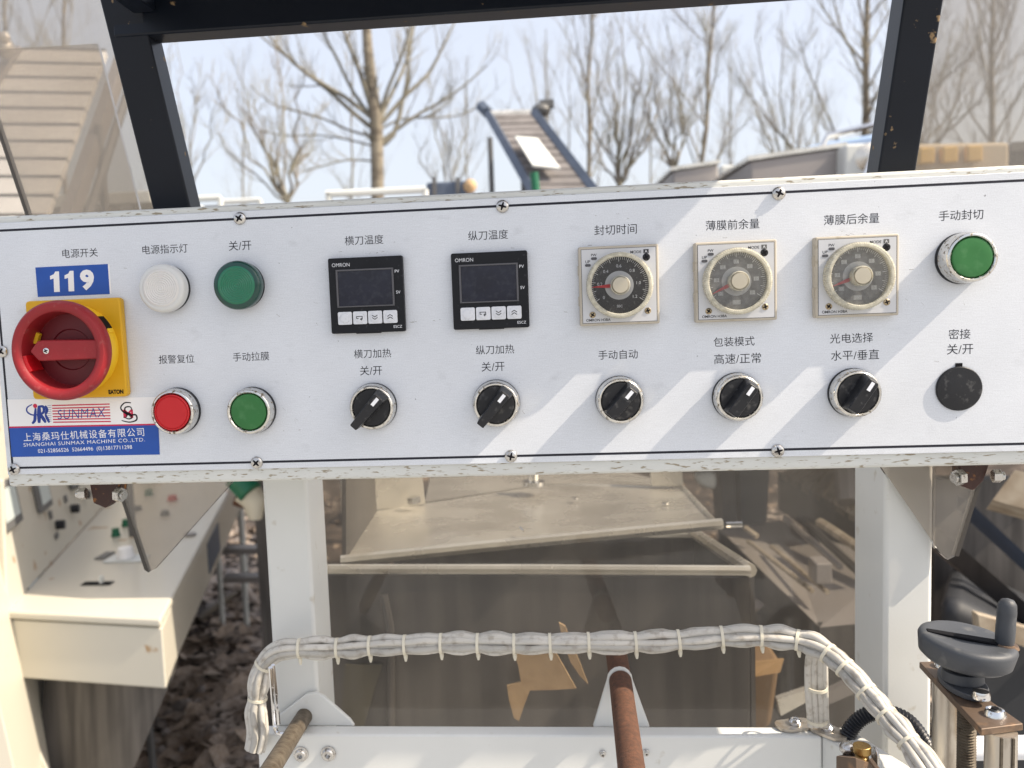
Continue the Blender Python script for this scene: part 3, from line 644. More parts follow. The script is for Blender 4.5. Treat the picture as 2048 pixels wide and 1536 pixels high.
# door panels on the right side of the box
sd_ = (BRk - FRb).normalized(); sn = Vector((sd_.y, -sd_.x, 0)).normalized()
for s0, s1, z0, z1, m_, nm in ((.55, .80, -.12, -.035, 'blue_st', 'side_window'),):
    a = FRb + Vector((-.004, 0, 0)) + sd_ * s0; b = FRb + Vector((-.004, 0, 0)) + sd_ * s1
    MB().slab([lc(Vector((a.x, a.y, zd + z0))), lc(Vector((b.x, b.y, zd + z0))), lc(Vector((b.x, b.y, zd + z1))), lc(Vector((a.x, a.y, zd + z1)))], sn * .004).build(nm, M[m_], mc, scale=1)
# tall cream upright at the frame's lower left
up = thing('cream_upright', 'sunlit cream machine upright filling the lower left corner', 'cabinet', (Wy(20, 1500, 1.0).x, 1.0, GZ))
qs = [Wy(-260, 960, 1.12), Wy(3, 960, 1.12), Wy(14, 1230, 1.12), Wy(40, 1418, 1.12), Wy(95, 1540, 1.12), Wy(170, 1800, 1.12), Wy(-260, 1800, 1.12)]
MB().slab([p - up.location for p in qs][::-1], (0, .012, 0)).build('side_plate', M['cream'], up, .004, scale=1)

# pipes, green flange and dark post at the edge of the left machine
gf = thing('pipe_flange', 'rusty pipe with green flange left of the white post, below the panel', 'pipe', Wy(492, 965, 1.5)); o0 = gf.location
p = Wy(488, 968, 1.5) - o0
MB().tube([p + Vector((-.02, 0, .02)), p + Vector((.02, -.01, -.02))], .032, 18).build('flange', M['green'], gf, .004, scale=1)
MB().tube([p + Vector((.0, .01, -.02)), p + Vector((.022, .01, -.05)), p + Vector((.02, .01, -.09))], [.036, .03, .016], 18).build('cup', M['tie'], gf, scale=1)
MB().tube([Wy(520, 1000, 1.6) - o0, Wy(500, 1010, 1.5) - o0, Wy(470, 1000, 1.5) - o0], .014, 10).build('pipe', M['rust'], gf, scale=1)
MB().box(*(lambda a, b: (a.x, b.x, a.y, a.y + .04, GZ - o0.z, a.z))(Wy(505, 960, 1.62) - o0, Wy(530, 960, 1.62) - o0)).build('upright', M['steel_d'], gf, scale=1)
for y_ in (1098, 1155):
    a = Wy(445, y_, 2.2) - o0; b = Wy(560, y_ + 8, 2.2) - o0; MB().box(a.x, b.x, a.y, a.y + .05, a.z - .02, a.z).build('shelf_bar', M['galv'], gf, scale=1)
for (x0, y0, x1, y1, lb) in ((430, 1165, 525, 1215, 'long pale stick lying on the litter beside the white post'), (395, 1240, 480, 1185, 'dark thin pipe lying across the litter'), (455, 1155, 530, 1180, 'short light branch on the litter under the shelf bars')):
    a = Wz(x0, y0, GZ + .04); b = Wz(x1, y1, GZ + .04); ps = [a, a.lerp(b, .5) + Vector((.02, .03, .02)), b]
    tag(MB().tube(ps, [.016, .02, .012], 7).build('fallen_stick', M['rust_g'] if 'dark' in lb else M['leaf'], scale=1), lb, 'stick')

# ------------------------------------------------------------------ what stands behind the smoked window
ch = thing('stainless_chute', 'bright inclined stainless chute with folded rim behind the smoked window', 'chute', Wy(1050, 1060, .40)); o0 = ch.location
def c_(px, py, Y): return Wy(px, py, Y) - o0
T = [c_(684, 1120, .26), c_(1000, 1088, .27), c_(1430, 1046, .30), c_(1365, 975, .55), c_(1180, 968, .56), c_(1095, 969, .56), c_(900, 1001, .50), c_(747, 1023, .42)]
MB().slab(T, (0, .004, -.005)).build('tray', M['steel'], ch, scale=1, smooth=0)
MB().tube([T[0] + Vector((0, -.003, 0)), T[1] + Vector((0, -.003, 0)), T[2] + Vector((.006, -.003, 0))], .0055, 8).build('front_rim', M['steel'], ch, scale=1)
MB().tube([T[2], T[3]], .003, 6).build('side_rim', M['steel'], ch, scale=1)
MB().slab([T[0], T[7], c_(742, 935, .42), c_(684, 935, .27)], (.004, 0, 0)).build('side_wing', M['steel_d'], ch, scale=1, smooth=0)
MB().slab([c_(745, 1022, .43), c_(850, 1008, .45), c_(838, 900, .45), c_(740, 900, .43)], (0, .004, 0)).build('back_plate', M['steel'], ch, scale=1, smooth=0)
MB().slab([c_(850, 1004, .52), c_(1100, 967, .60), c_(1370, 972, .60), c_(1240, 940, .75), c_(860, 955, .70)], (0, .004, -.004)).build('rear_tray', M['steel'], ch, scale=1, smooth=0)
MB().slab([c_(1303, 972, .54), c_(1366, 972, .54), c_(1362, 900, .54), c_(1300, 900, .54)], (0, .01, 0)).build('support_plate', M['steel'], ch, scale=1, smooth=0)
MB().tube([c_(1067, 968, .50), c_(1067, 925, .50)], .007, 10).build('bolt_stud', M['chrome_c'], ch, scale=1)
MB().tube([c_(1067, 970, .50), c_(1067, 962, .50)], .014, 12).build('nut', M['chrome_c'], ch, scale=1)
MB().tube([c_(828, 1006, .42), c_(826, 994, .42)], .008, 8).build('nut', M['chrome_c'], ch, scale=1)
MB().tube([c_(1452, 1050, .31), c_(1484, 1049, .31)], .003, 8).build('pin', M['chrome_c'], ch, scale=1)
MB().tube([c_(1040, 1055, .30), c_(1047, 1062, .29)], .0012, 6).build('weld_mark', M['chrome_c'], ch, scale=1)

for bx_, by_, bY in ((905, 1030, .42), (1150, 1000, .46), (1330, 1010, .42)):
    p = c_(bx_, by_, bY); MB().tube([p + Vector((0, 0, .001)), p + Vector((0, 0, .003))], .004, 10).build('rivet', M['chrome_c'], ch, scale=1)
bn = thing('steel_hopper', 'dark steel hopper with bright rounded rim below the chute, behind the window', 'hopper', Wy(1050, 1300, .26)); o0 = bn.location
R0, R1, R2, R3 = c_(640, 1138, .24), c_(1500, 1141, .24), c_(1388, 1066, .50), c_(800, 1062, .50)
MB().tube([R0, R0.lerp(R1, .5) + Vector((0, 0, .0006)), R1], .0048, 10).build('front_rim', M['steel'], bn, scale=1)
MB().tube([R1, R2], .0065, 8).build('side_rim', M['steel'], bn, scale=1)
MB().tube([R3, R2], .006, 8).build('back_rim', M['steel'], bn, scale=1)
dz = Vector((0, 0, -.006))
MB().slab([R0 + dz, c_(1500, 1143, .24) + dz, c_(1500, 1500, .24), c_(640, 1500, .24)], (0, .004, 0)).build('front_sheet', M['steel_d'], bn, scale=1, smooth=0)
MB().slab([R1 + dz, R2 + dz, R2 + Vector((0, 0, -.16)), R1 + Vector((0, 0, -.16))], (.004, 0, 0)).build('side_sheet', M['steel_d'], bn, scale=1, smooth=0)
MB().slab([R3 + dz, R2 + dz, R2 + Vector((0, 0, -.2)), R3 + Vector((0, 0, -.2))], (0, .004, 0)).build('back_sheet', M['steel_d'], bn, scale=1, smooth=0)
MB().tube([c_(768, 1190, .235), c_(780, 1250, .232), c_(782, 1320, .235), c_(782, 1460, .235)], .004, 8).build('inner_pipe', M['steel_d'], bn, scale=1)
MB().slab([c_(690, 1330, .235), c_(764, 1330, .235), c_(722, 1470, .235), c_(680, 1470, .235)], (0, .003, 0)).build('olive_plate', pmat('olive plate', (.09, .08, .055), .6), bn, scale=1, smooth=0)

def scrap(name, label, cat, pts, Y, m, th=.003):
    q = [Wy(x, y, Y) for x, y in pts]; o = sum(q, Vector()) / len(q); ob = MB().slab([p - o for p in q], (0, th, 0)).build(name, m, scale=1, smooth=0); ob.location = o; return tag(ob, label, cat)
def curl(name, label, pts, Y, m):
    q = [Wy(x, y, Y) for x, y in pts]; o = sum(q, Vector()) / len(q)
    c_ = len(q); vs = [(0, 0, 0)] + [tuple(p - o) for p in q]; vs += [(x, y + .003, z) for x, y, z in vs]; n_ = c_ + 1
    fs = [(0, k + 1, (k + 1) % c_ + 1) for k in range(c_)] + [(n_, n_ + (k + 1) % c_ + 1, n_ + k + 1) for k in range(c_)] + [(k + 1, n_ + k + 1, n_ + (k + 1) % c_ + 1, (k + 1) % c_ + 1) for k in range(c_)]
    ob = MB().add(vs, fs).build(name, m, scale=1, smooth=0); ob.location = o; return tag(ob, label, 'sun patch')
curl('sun_patch', 'largest sun patch put into a tan sheet behind the window, left of the rusty bar', [(1024, 1296), (1062, 1284), (1100, 1288), (1112, 1306), (1128, 1334), (1152, 1377), (1104, 1380), (1060, 1381), (1048, 1412), (1038, 1442), (1028, 1436), (1018, 1400), (1014, 1372), (1042, 1364), (1036, 1330)], .222, M['card'])  # patch of sunlight modelled as a flat tan sheet
curl('sun_patch', 'narrow sun patch as a tan strip slanting between the largest patch and the rusty bar', [(1118, 1246), (1130, 1252), (1148, 1296), (1164, 1336), (1176, 1368), (1160, 1352), (1142, 1326), (1128, 1290)], .224, M['card'])  # second patch of sunlight, modelled the same way
# sheet seams and scuffs on the hopper front
# brown box and belts on the right of the window
bxx = thing('brown_bag', 'brown cardboard box slumped behind the window, left of the cable bracket', 'box', Wy(1500, 1400, .55)); o0 = bxx.location
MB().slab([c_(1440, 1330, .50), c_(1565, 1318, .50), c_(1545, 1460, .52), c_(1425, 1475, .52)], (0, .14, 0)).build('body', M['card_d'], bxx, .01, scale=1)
MB().slab([c_(1442, 1332, .495), c_(1568, 1318, .495), c_(1560, 1345, .49), c_(1500, 1355, .485), c_(1452, 1350, .49)], (0, .003, 0)).build('flap', pmat('tan flap', (.30, .19, .09), .85), bxx, scale=1, smooth=0)
bxx.name = 'brown_box'
rb = thing('roller_bench', 'slatted wooden bench behind the window near the right white post', 'bench', Wy(1660, 1000, 1.1)); o0 = rb.location
E0, E1, E2, E3 = c_(1560, 945, 1.5), c_(1780, 1075, 1.05), c_(1780, 920, 1.2), c_(1640, 905, 1.6)
for i in range(9):
    t0 = i / 9 + .01; t1 = (i + .84) / 9
    a, b = E0.lerp(E1, t0), E0.lerp(E1, t1); c, d = E3.lerp(E2, t1), E3.lerp(E2, t0)
    MB().slab([a, b, c, d], (0, 0, -.012)).build('slat', M['wood'], rb, scale=1, smooth=0)
MB().slab([E0, E1, E1 + Vector((0, 0, -.09)), E0 + Vector((0, 0, -.09))], (0, .02, 0)).build('side_rail', M['steel_d'], rb, scale=1, smooth=0)
MB().tube([c_(1690, 925, 1.25), c_(1697, 1005, 1.2)], .022, 8).build('post', M['galv'], rb, scale=1)
MB().slab([E1 + Vector((-.06, 0, -.09)), E1 + Vector((0, 0, -.09)), Vector((E1.x, E1.y, GZ - o0.z)), Vector((E1.x - .06, E1.y, GZ - o0.z))], (0, .05, 0)).build('leg', M['steel_d'], rb, scale=1, smooth=0)
bl = thing('belt_machine', 'grey belt machine with parallel pale rails standing in for sunlit patches, sloping down behind the window', 'machine', Wy(1600, 1200, .9)); o0 = bl.location
K = [c_(1440, 1060, 1.2), c_(1640, 1255, .70), c_(1790, 1240, .72), c_(1790, 1130, .95), c_(1560, 1040, 1.4)]
MB().slab(K, (0, .02, -.05)).build('bed', M['galv'], bl, scale=1, smooth=0)
MB().slab([K[0], K[1], K[1] + Vector((0, 0, -.22)), K[0] + Vector((0, 0, -.22))], (0, .02, 0)).build('side_skirt', M['steel_d'], bl, scale=1, smooth=0)
MB().slab([K[1], K[2], K[2] + Vector((0, 0, -.22)), K[1] + Vector((0, 0, -.22))], (0, .02, 0)).build('front_skirt', M['steel_d'], bl, scale=1, smooth=0)
for (x0, y0, Ya, x1, y1, Yb, r, m_) in ((1497, 1098, 1.05, 1625, 1200, .77, .004, 'wood'), (1543, 1108, 1.05, 1655, 1203, .77, .004, 'wood'), (1640, 1060, 1.05, 1750, 1135, .85, .009, 'wood'), (1490, 1070, 1.1, 1515, 1088, 1.08, .006, 'wood'), (1570, 1050, 1.2, 1680, 1150, .9, .006, 'galv'), (1600, 1050, 1.2, 1740, 1180, .85, .008, 'steel_d')):
    a = c_(x0, y0, Ya) + Vector((0, 0, .014)); b = c_(x1, y1, Yb) + Vector((0, 0, .014)); MB().tube([a, b], r, 6).build('rail', M[m_], bl, scale=1)  # a few pale rails stand in for sunlit patches of machinery
for x, y in ((1640, 1135),):
    a = c_(x, y, .8); MB().box(a.x - .012, a.x + .012, a.y - .02, a.y + .02, a.z - .02, a.z + .012).build('block', M['galv'], bl, .002, scale=1)
up2 = thing('tall_column', 'dark column with pale rounded head behind the window, right of the chute', 'column', Wy(1480, 1000, 1.3)); o0 = up2.location
MB().slab([c_(1440, 940, 1.3), c_(1470, 940, 1.3), c_(1475, 1060, 1.3), c_(1448, 1060, 1.3)], (0, .1, 0)).build('body', M['steel_d'], up2, scale=1)
MB().slab([c_(1392, 945, 1.25), c_(1436, 945, 1.25), c_(1436, 985, 1.25), c_(1395, 972, 1.25)], (0, .05, 0)).build('head', M['pale'], up2, .015, scale=1)
MB().slab([c_(1478, 930, 1.35), c_(1540, 930, 1.35), c_(1530, 1090, 1.35), c_(1485, 1090, 1.35)], (0, .1, 0)).build('rear_body', M['grey'], up2, scale=1)
lg = scrap('flat_bar', 'grey flat bar slanting down behind the window right of the rusty bar', 'bar', [(1383, 1360), (1398, 1355), (1490, 1462), (1460, 1462)], .40, M['galv'], .01)
sb = scrap('flat_bar', 'pale bar end behind the window beside the cable bracket', 'bar', [(1555, 1400), (1620, 1378), (1625, 1398), (1562, 1432)], .40, M['steel'], .01)
sb = scrap('flat_bar', 'pale slanted bar behind the window, left of the right white post', 'bar', [(1648, 1388), (1745, 1340), (1745, 1372), (1652, 1412)], .45, M['galv'], .01)
ck = [('lump_a', [(1445, 1175), (1500, 1168), (1505, 1195), (1450, 1190)], 'upper pale stone lump behind the window under the hopper rim end'), ('lump_b', [(1465, 1200), (1515, 1195), (1510, 1215), (1475, 1212)], 'lower pale stone lump behind the window under the hopper rim end')]
for _, pts, lb in ck:
    a = Wy(pts[0][0] + 28, pts[0][1] + 10, .9); ob = MB().ball((0, 0, 0), .03, 8, (1, .7, .4)).build('rubble_stone', M['stone'], scale=1, smooth=60); ob.location = a; tag(ob, lb, 'stone')
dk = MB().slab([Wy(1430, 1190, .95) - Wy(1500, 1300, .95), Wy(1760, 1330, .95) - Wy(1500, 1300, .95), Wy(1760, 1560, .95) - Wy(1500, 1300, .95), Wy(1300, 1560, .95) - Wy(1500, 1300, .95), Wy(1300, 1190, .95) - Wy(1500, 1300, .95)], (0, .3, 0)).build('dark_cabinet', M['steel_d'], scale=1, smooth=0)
dk.location = Wy(1500, 1300, .95); tag(dk, 'dark brown cabinet side deep behind the window on the right', 'cabinet')
# dark machinery right of the right post
rm = thing('covered_machine', 'dark tarpaulin-covered machine right of the right white post', 'machine', Wy(1980, 1250, .8)); o0 = rm.location
MB().hexa([c_(1870, 1640, .75), c_(2200, 1640, .75), c_(2200, 1640, 1.3), c_(1870, 1640, 1.3), c_(1880, 1180, .75), c_(2200, 1330, .75), c_(2200, 1250, 1.3), c_(1900, 1120, 1.3)]).build('cover', M['tarp'], rm, .03, scale=1)
MB().slab([c_(1870, 1050, 1.0), c_(2150, 1290, .72), c_(2150, 1330, .72), c_(1870, 1100, 1.0)], (0, .04, 0)).build('frame_bar', M['steel_d'], rm, scale=1)
MB().slab([c_(1935, 1000, 1.1), c_(2150, 1200, .85), c_(2150, 1225, .85), c_(1935, 1030, 1.1)], (0, .04, 0)).build('frame_bar', M['blue_st'], rm, scale=1)
MB().slab([c_(1868, 960, 1.4), c_(2200, 960, 1.4), c_(2200, 1300, 1.4), c_(1868, 1300, 1.4)], (0, .05, 0)).build('rear_panel', M['steel_d'], rm, scale=1)
MB().slab([c_(1985, 1000, .9), c_(2150, 1045, .9), c_(2150, 960, .9), c_(2030, 940, .9)], (0, .02, -.02)).build('sunlit_shelf', M['wood'], rm, scale=1)
MB().slab([c_(1957, 1230, .70), c_(2100, 1270, .70), c_(2100, 1310, .70), c_(1960, 1265, .70)], (0, .02, 0)).build('tan_board', M['wood'], rm, scale=1)

# ------------------------------------------------------------------ machine body: posts, cross beam, window
body = thing('machine_chassis', 'white enamelled machine body with two posts and a cross beam under the panel', 'machine', (0, .1, GZ)); o0 = body.location
def q_(px, py, Y): return Wy(px, py, Y) - o0
def post(e, s_, top=905, bot=1640, Y=.070, side_in=1):
    """e: outer and inner edge pixels of the front face at top and bottom; the tube is square and runs back from Y."""
    (ox0, ix0), (ox1, ix1) = e
    f = [q_(ox1, bot, Y), q_(ix1, bot, Y), q_(ox0, top, Y), q_(ix0, top, Y)]
    xo = (f[0].x + f[2].x) / 2; xi = (f[1].x + f[3].x) / 2
    z0, z1 = f[0].z, f[2].z
    return MB().box(min(xo, xi), max(xo, xi), f[0].y, f[0].y + s_, z0, z1).build('post', M['paint'], body, .0035, 3, scale=1)
pl = post(((522, 612), (562, 650)), .05)
pr = post(((1868, 1773), (1862, 1763)), .06)
# cross beam
bxl = q_(514, 1480, .05).x; bxr = q_(1645, 1480, .05).x; bz = q_(1100, 1471, .05).z
MB().box(bxl, bxr, q_(0, 0, .05).y, q_(0, 0, .0645).y, bz - .07, bz).build('cross_beam', M['paint'], body, .002, 3, scale=1)
pc = q_(1645, 1472, .05)
MB().slab([Vector((pc.x + .0005, pc.y + .0145, bz)), Vector((pc.x + .0005, pc.y, bz)), Vector((pc.x + .03, pc.y - .055, bz)), Vector((pc.x + .05, pc.y - .055, bz)), Vector((pc.x + .022, pc.y + .0145, bz))][::-1], (0, 0, -.07)).build('beam_arm', M['paint'], body, .002, scale=1)
# window pane behind the posts
wpn = [q_(600, 905, .150), q_(1790, 905, .150), q_(1790, 1490, .150), q_(600, 1490, .150)]
MB().slab(wpn, (0, .004, 0)).build('window_pane', M['window'], body, scale=1, smooth=0)
# triangular bearing brackets
def bracket(pts, Y, m=M['paint'], th=.004, bev=.001):
    return MB().slab([q_(x, y, Y) for x, y in pts][::-1], (0, th, 0)).build('bearing_bracket', m, body, bev, scale=1)
bracket([(548, 1452), (556, 1432), (600, 1398), (613, 1388), (632, 1386), (648, 1394), (700, 1440), (709, 1453)], .0645)
ap = [(1240 + 26 * math.cos(a), 1362 - 26 * math.sin(a)) for a in [math.pi * k / 8 for k in range(9)]]
bracket([(1300, 1455)] + ap + [(1186, 1455)], .0645)
# bolts on the beam
def hexbolt(px, py, r=.0045, parent=body, Y=.0495, name='bolt'):
    p = q_(px, py, Y); b = MB().lathe([(r * 1.25, 0), (r * 1.25, -.0008), (r, -.001), (r, -.003), (r * .8, -.0038), (r * .45, -.0038), (r * .45, -.001), (0, -.001)], 20)
    o = b.build(name, M['screw'], parent, scale=1); o.location = p; return o
hexbolt(602, 1508); hexbolt(657, 1507); hexbolt(1205, 1506, .0018); hexbolt(1292, 1504, .0018)
# tabs with screws holding the cable bracket
def tab(px, py, ang):
    p = Wz(px, py, bz + o0.z + .0015) - o0; t = MB()
    vs = []
    for k in range(12):
        a = 2 * math.pi * k / 12; r = .0085; x = r * math.cos(a); y = r * math.sin(a); x += .006 if x > 0 else -.006
        vs.append((x * math.cos(ang) - y * math.sin(ang) + p.x, x * math.sin(ang) + y * math.cos(ang) + p.y, p.z - .001))
    t.slab(vs, (0, 0, .002)).build('mounting_tab', M['alu'], body, scale=1)
    s_ = MB().lathe([(.0045, 0), (.0045, -.002), (.003, -.0035), (.0015, -.0035), (.0015, -.002), (0, -.002)], 18).build('screw', M['chrome_c'], body, scale=1)
    s_.rotation_euler = (-math.pi / 2, 0, 0); s_.location = p + Vector((0, 0, .0012))
tab(1590, 1450, .2); tab(1655, 1462, -.9)

# ------------------------------------------------------------------ black guard frame and smoked side panes
gd = thing('guard_frame', 'black square-tube guard frame with smoked side panes behind the panel', 'guard frame', (0, .06, 0)); o0 = gd.location
def bar(P0, P1, wx, wy, name='post'):                  # square tube along P0-P1; wx: width vector, wy: depth vector
    return MB().hexa([P0, P0 + wx, P0 + wx + wy, P0 + wy, P1, P1 + wx, P1 + wx + wy, P1 + wy]).build(name, M['frame'], gd, .0018, 3, scale=1)
Yb, Yt = .075, .045
a0, a1 = q_(318, 470, Yb), q_(393, 470, Yb); t0, t1 = q_(176, -90, Yt - .008), q_(251, -90, Yt - .008)
bar(a0, t0, Vector((a1.x - a0.x, 0, 0)), Vector((0, .024, 0)))
b0_, b1_ = q_(1738, 470, Yb), q_(1812, 470, Yb); u0, u1 = q_(1822, -90, Yt - .008), q_(1903, -90, Yt - .008)
bar(b0_, u0, Vector((b1_.x - b0_.x, 0, 0)), Vector((0, .024, 0)))
c0 = q_(226, 70, Yt + .001); c1 = q_(1850, -33, Yt + .001); ztop = q_(250, -2, Yt).z
z0 = (c0.z + c1.z) / 2
bar(Vector((c0.x, c0.y, z0)), Vector((c1.x, c1.y, z0)), Vector((0, 0, ztop - z0)), Vector((0, .022, 0)), 'top_beam')
# hood added out of view to shade the panel's left half: smoked sheet in a black edge bar, reaching forward from the top beam
hz = ztop + .002; hx0 = c0.x + .024; hx1 = c1.x - .004; hy = c0.y - .125
MB().box(hx0, hx1, hy, c0.y - .001, hz, hz + .004).build('added_hood_pane', clear_mat('added dark hood', (0.34, 0.32, 0.30), dust=.2, dustcol=(.3, .28, .25)), gd, scale=1)
for xa_ in (hx0, hx1): MB().box(xa_ - .008, xa_ + .008, hy, c0.y - .001, hz - .012, hz - .0005).build('added_hood_bar', M['frame'], gd, .001, scale=1)
MB().box(hx0 + .009, hx1 - .009, hy, hy + .014, hz - .012, hz - .0005).build('added_hood_bar', M['frame'], gd, .001, scale=1)
# smoked panes
def pane(pts, th=.004, m='smoke', edge=None):
    o = MB().slab(pts, (0, th, 0)).build('smoked_pane', M[m], gd, scale=1, smooth=0)
    return o
LP = [q_(-130, -120, .11), q_(215, -120, .11), q_(330, 470, .11), q_(478, 950, .11), q_(310, 1138, .11), q_(297, 1144, .11), q_(288, 1138, .11)]
pane(LP)
MB().slab([q_(-134, -120, .1095), q_(-126, -120, .1095), q_(297, 1145, .1095), q_(289, 1140, .1095)], (0, .0052, 0)).build('pane_edge', M['smoke_edge'], gd, scale=1, smooth=0)
pane([q_(-200, 112, .18), q_(22, 97, .18), q_(195, 87, .18), q_(282, 430, .18), q_(60, 430, .18), q_(-200, 440, .18)], m='smoke')
RP = [q_(1885, -120, .105), q_(2300, -120, .105), q_(2140, 470, .105), q_(2050, 700, .105), q_(1760, 700, .105), q_(1800, 470, .105)]
pane(RP)
pane([q_(1742, 905, .062), q_(1985, 905, .062), q_(1960, 962, .062), q_(1912, 1112, .062), q_(1895, 1120, .062), q_(1882, 1108, .062)])
MB().slab([q_(1958, 958, .0615), q_(1966, 960, .0615), q_(1918, 1113, .0615), q_(1910, 1112, .0615)], (0, .0052, 0)).build('pane_edge', M['smoke_edge'], gd, scale=1, smooth=0)
MB().slab([q_(1868, 925, .0608), q_(1872, 925, .0608), q_(1870, 1098, .0608), q_(1866, 1094, .0608)], (0, .001, 0)).build('pane_fold', M['smoke'], gd, scale=1, smooth=0)
# rusty clamp brackets with bolts holding the pane corners
for sgn, (cx_, cy_) in ((1, (208, 985)), (-1, (1950, 950))):
    Yq = .042
    pts = [(cx_ - 34 * 1, cy_ - 40), (cx_ + 36, cy_ - 40), (cx_ + (30 if sgn > 0 else 18), cy_ + 12), (cx_ + 2 * sgn, cy_ + 32), (cx_ - (22 if sgn > 0 else 28), cy_ + 22)]
    cb = MB().slab([q_(x, y, Yq) for x, y in pts][::-1], (0, .012, 0)).build('clamp_bracket', M['bracket'], gd, .0012, scale=1)
    for bx_, r_ in (((cx_ + 28 * sgn), .0055), ((cx_ - 38 * sgn), .0045)):
        p = q_(bx_, cy_ + (4 if r_ > .005 else 2) * 1.0, Yq - .003)
        d = Vector((1 * sgn, -.35, -.05)).normalized() if r_ > .005 else Vector((-1 * sgn, -.1, 0))
        MB().tube([p - d * .001, p + d * .004], r_ * 1.0, 6).build('bolt', M['screw'], cb, .0004, scale=1, smooth=20)
        MB().tube([p + d * .0042, p + d * .0062], r_ * .62, 14).build('bolt', M['screw'], cb, .0003, scale=1)

# ------------------------------------------------------------------ bars, cables, handwheel
def rod(label, pts, r, m, tip=True):
    P_ = [Wy(*p) for p in pts]; base = P_[0]; o = MB().tube([p - base for p in P_], r, 28).build('round_bar', m, scale=1, bevel=.0012); o.location = base; return tag(o, label, 'bar')
rod('grey brown oxidised round bar coming forward from the left bearing bracket', [(614, 1424, .072), (604, 1440, .058), (528, 1560, -.065), (510, 1590, -.09)], .0062, M['rust_g'])
rod('rusty red round bar running through the white bracket in front of the window', [(1233, 1310, .105), (1240, 1356, .070), (1262, 1530, -.05), (1278, 1640, -.12)], .0082, M['rust'])

cb = thing('cable_bundle', 'thick bundle of grubby white cables strapped with nylon ties across the window', 'cable bundle', Wy(1100, 1290, .0))
o0 = cb.location
main = [(512, 1500, .04), (518, 1462, .042), (514, 1420, .042), (518, 1372, .042), (528, 1330, .042), (556, 1303, .041), (600, 1297, .040), (675, 1296, .040), (740, 1292, .040), (810, 1290, .040), (882, 1287, .040), (955, 1287, .040), (1028, 1288, .040), (1100, 1287, .040), (1177, 1285, .040), (1271, 1284, .040), (1358, 1280, .039), (1444, 1273, .037), (1522, 1272, .034), (1595, 1280, .030), (1640, 1296, .022), (1690, 1336, .008), (1733, 1384, -.006), (1773, 1432, -.020), (1817, 1484, -.036), (1860, 1545, -.05), (1895, 1600, -.06)]
mp_ = smooth_path([Wy(*p) - o0 for p in main], 6)
import bisect
cum = [0.0]
for i in range(1, len(mp_)): cum.append(cum[-1] + (mp_[i] - mp_[i - 1]).length)
def at(s_):
    i = min(max(bisect.bisect_right(cum, s_) - 1, 0), len(mp_) - 2); return mp_[i].lerp(mp_[i + 1], (s_ - cum[i]) / max(cum[i + 1] - cum[i], 1e-9)), (mp_[i + 1] - mp_[i]).normalized()
ties_px = [(520, 1398), (530, 1332), (597, 1297), (675, 1296), (740, 1292), (810, 1290), (882, 1287), (955, 1287), (1028, 1288), (1100, 1287), (1177, 1285), (1271, 1284), (1358, 1280), (1444, 1273), (1522, 1272), (1595, 1280), (1655, 1308), (1693, 1339), (1736, 1387), (1776, 1435), (1820, 1487)]
main_px = [Vector((p[0], p[1])) for p in main]
tie_s = []
for tx, ty in ties_px:
    best = min(range(len(mp_)), key=lambda i: (Wy(tx, ty, mp_[i].y + o0.y) - o0 - mp_[i]).length); tie_s.append(cum[best])
rg = random.Random(5); NC = 11; RB = .0060
phase = [2 * math.pi * k / 7 for k in range(7)]
tot = cum[-1]; ns = 240
def frame_at(s_):
    p, t = at(s_); u = Vector((0, -1, 0)); u = (u - t * u.dot(t)).normalized(); return p, t, u, t.cross(u)
for c in range(NC):
    ring = c < 9; a0_ = 2 * math.pi * c / 9 + rg.uniform(-.2, .2); pts = []; rr = []
    w1 = rg.uniform(0, 6.3); w2 = rg.uniform(0, 6.3); rad_c = rg.uniform(.0016, .0026)
    for i in range(ns + 1):
        s_ = tot * i / ns; p, t, u, w = frame_at(s_)
        dmin = min(abs(s_ - q) for q in tie_s); k = min(dmin / .0115, 1.0); k = k * k * (3 - 2 * k)
        a = a0_ + .22 * math.sin(s_ * 22 + w1) + s_ * 1.2; R = (RB * (.74 + .26 * k)) if ring else .0015
        if not ring: a = w2 + c
        R *= 1 + .12 * math.sin(s_ * 61 + w2) * k
        pts.append(p + (u * math.cos(a) + w * math.sin(a)) * R); rr.append(rad_c if ring else .0036)
    MB().tube(pts, rr, 9).build('cable', M['cable'] if c % 3 else pmat('greyer cable', (0.40, 0.385, 0.35), .5, col2=(0.2, 0.17, 0.13), scale=140, lo=.5, hi=.8), cb, scale=1, smooth=60)
def tie(p, t, R, tail=None, parent=cb):
    u = Vector((0, -1, 0)); u = (u - t * u.dot(t)).normalized(); w = t.cross(u); b = MB(); n = 22; vs = []; fs = []
    for k in range(n):
        a = 2 * math.pi * k / n
        for off, rr in ((-.0010, R - .0004), (.0010, R - .0004), (.0010, R + .0007), (-.0010, R + .0007)):
            vs.append(p + t * off + (u * math.cos(a) + w * math.sin(a)) * rr)
    for k in range(n):
        for j in range(4): fs.append((k * 4 + j, k * 4 + (j + 1) % 4, ((k + 1) % n) * 4 + (j + 1) % 4, ((k + 1) % n) * 4 + j))
    b.add(vs, fs)
    if tail is not None:
        e = p + tail * R; d = tail.normalized(); b.tube([e, e + d * .0022, e + d * .0046], [.0015, .0014, .0007], 6)
    return b.build('cable_tie', M['tie'], parent, scale=1, smooth=30)
for i, s_ in enumerate(tie_s):
    p, t, u, w = frame_at(s_)
    tl = Vector((.05, -.25, -1)) if 2 <= i <= 15 else None
    tie(p, t, RB * .74 + .0021, tl)
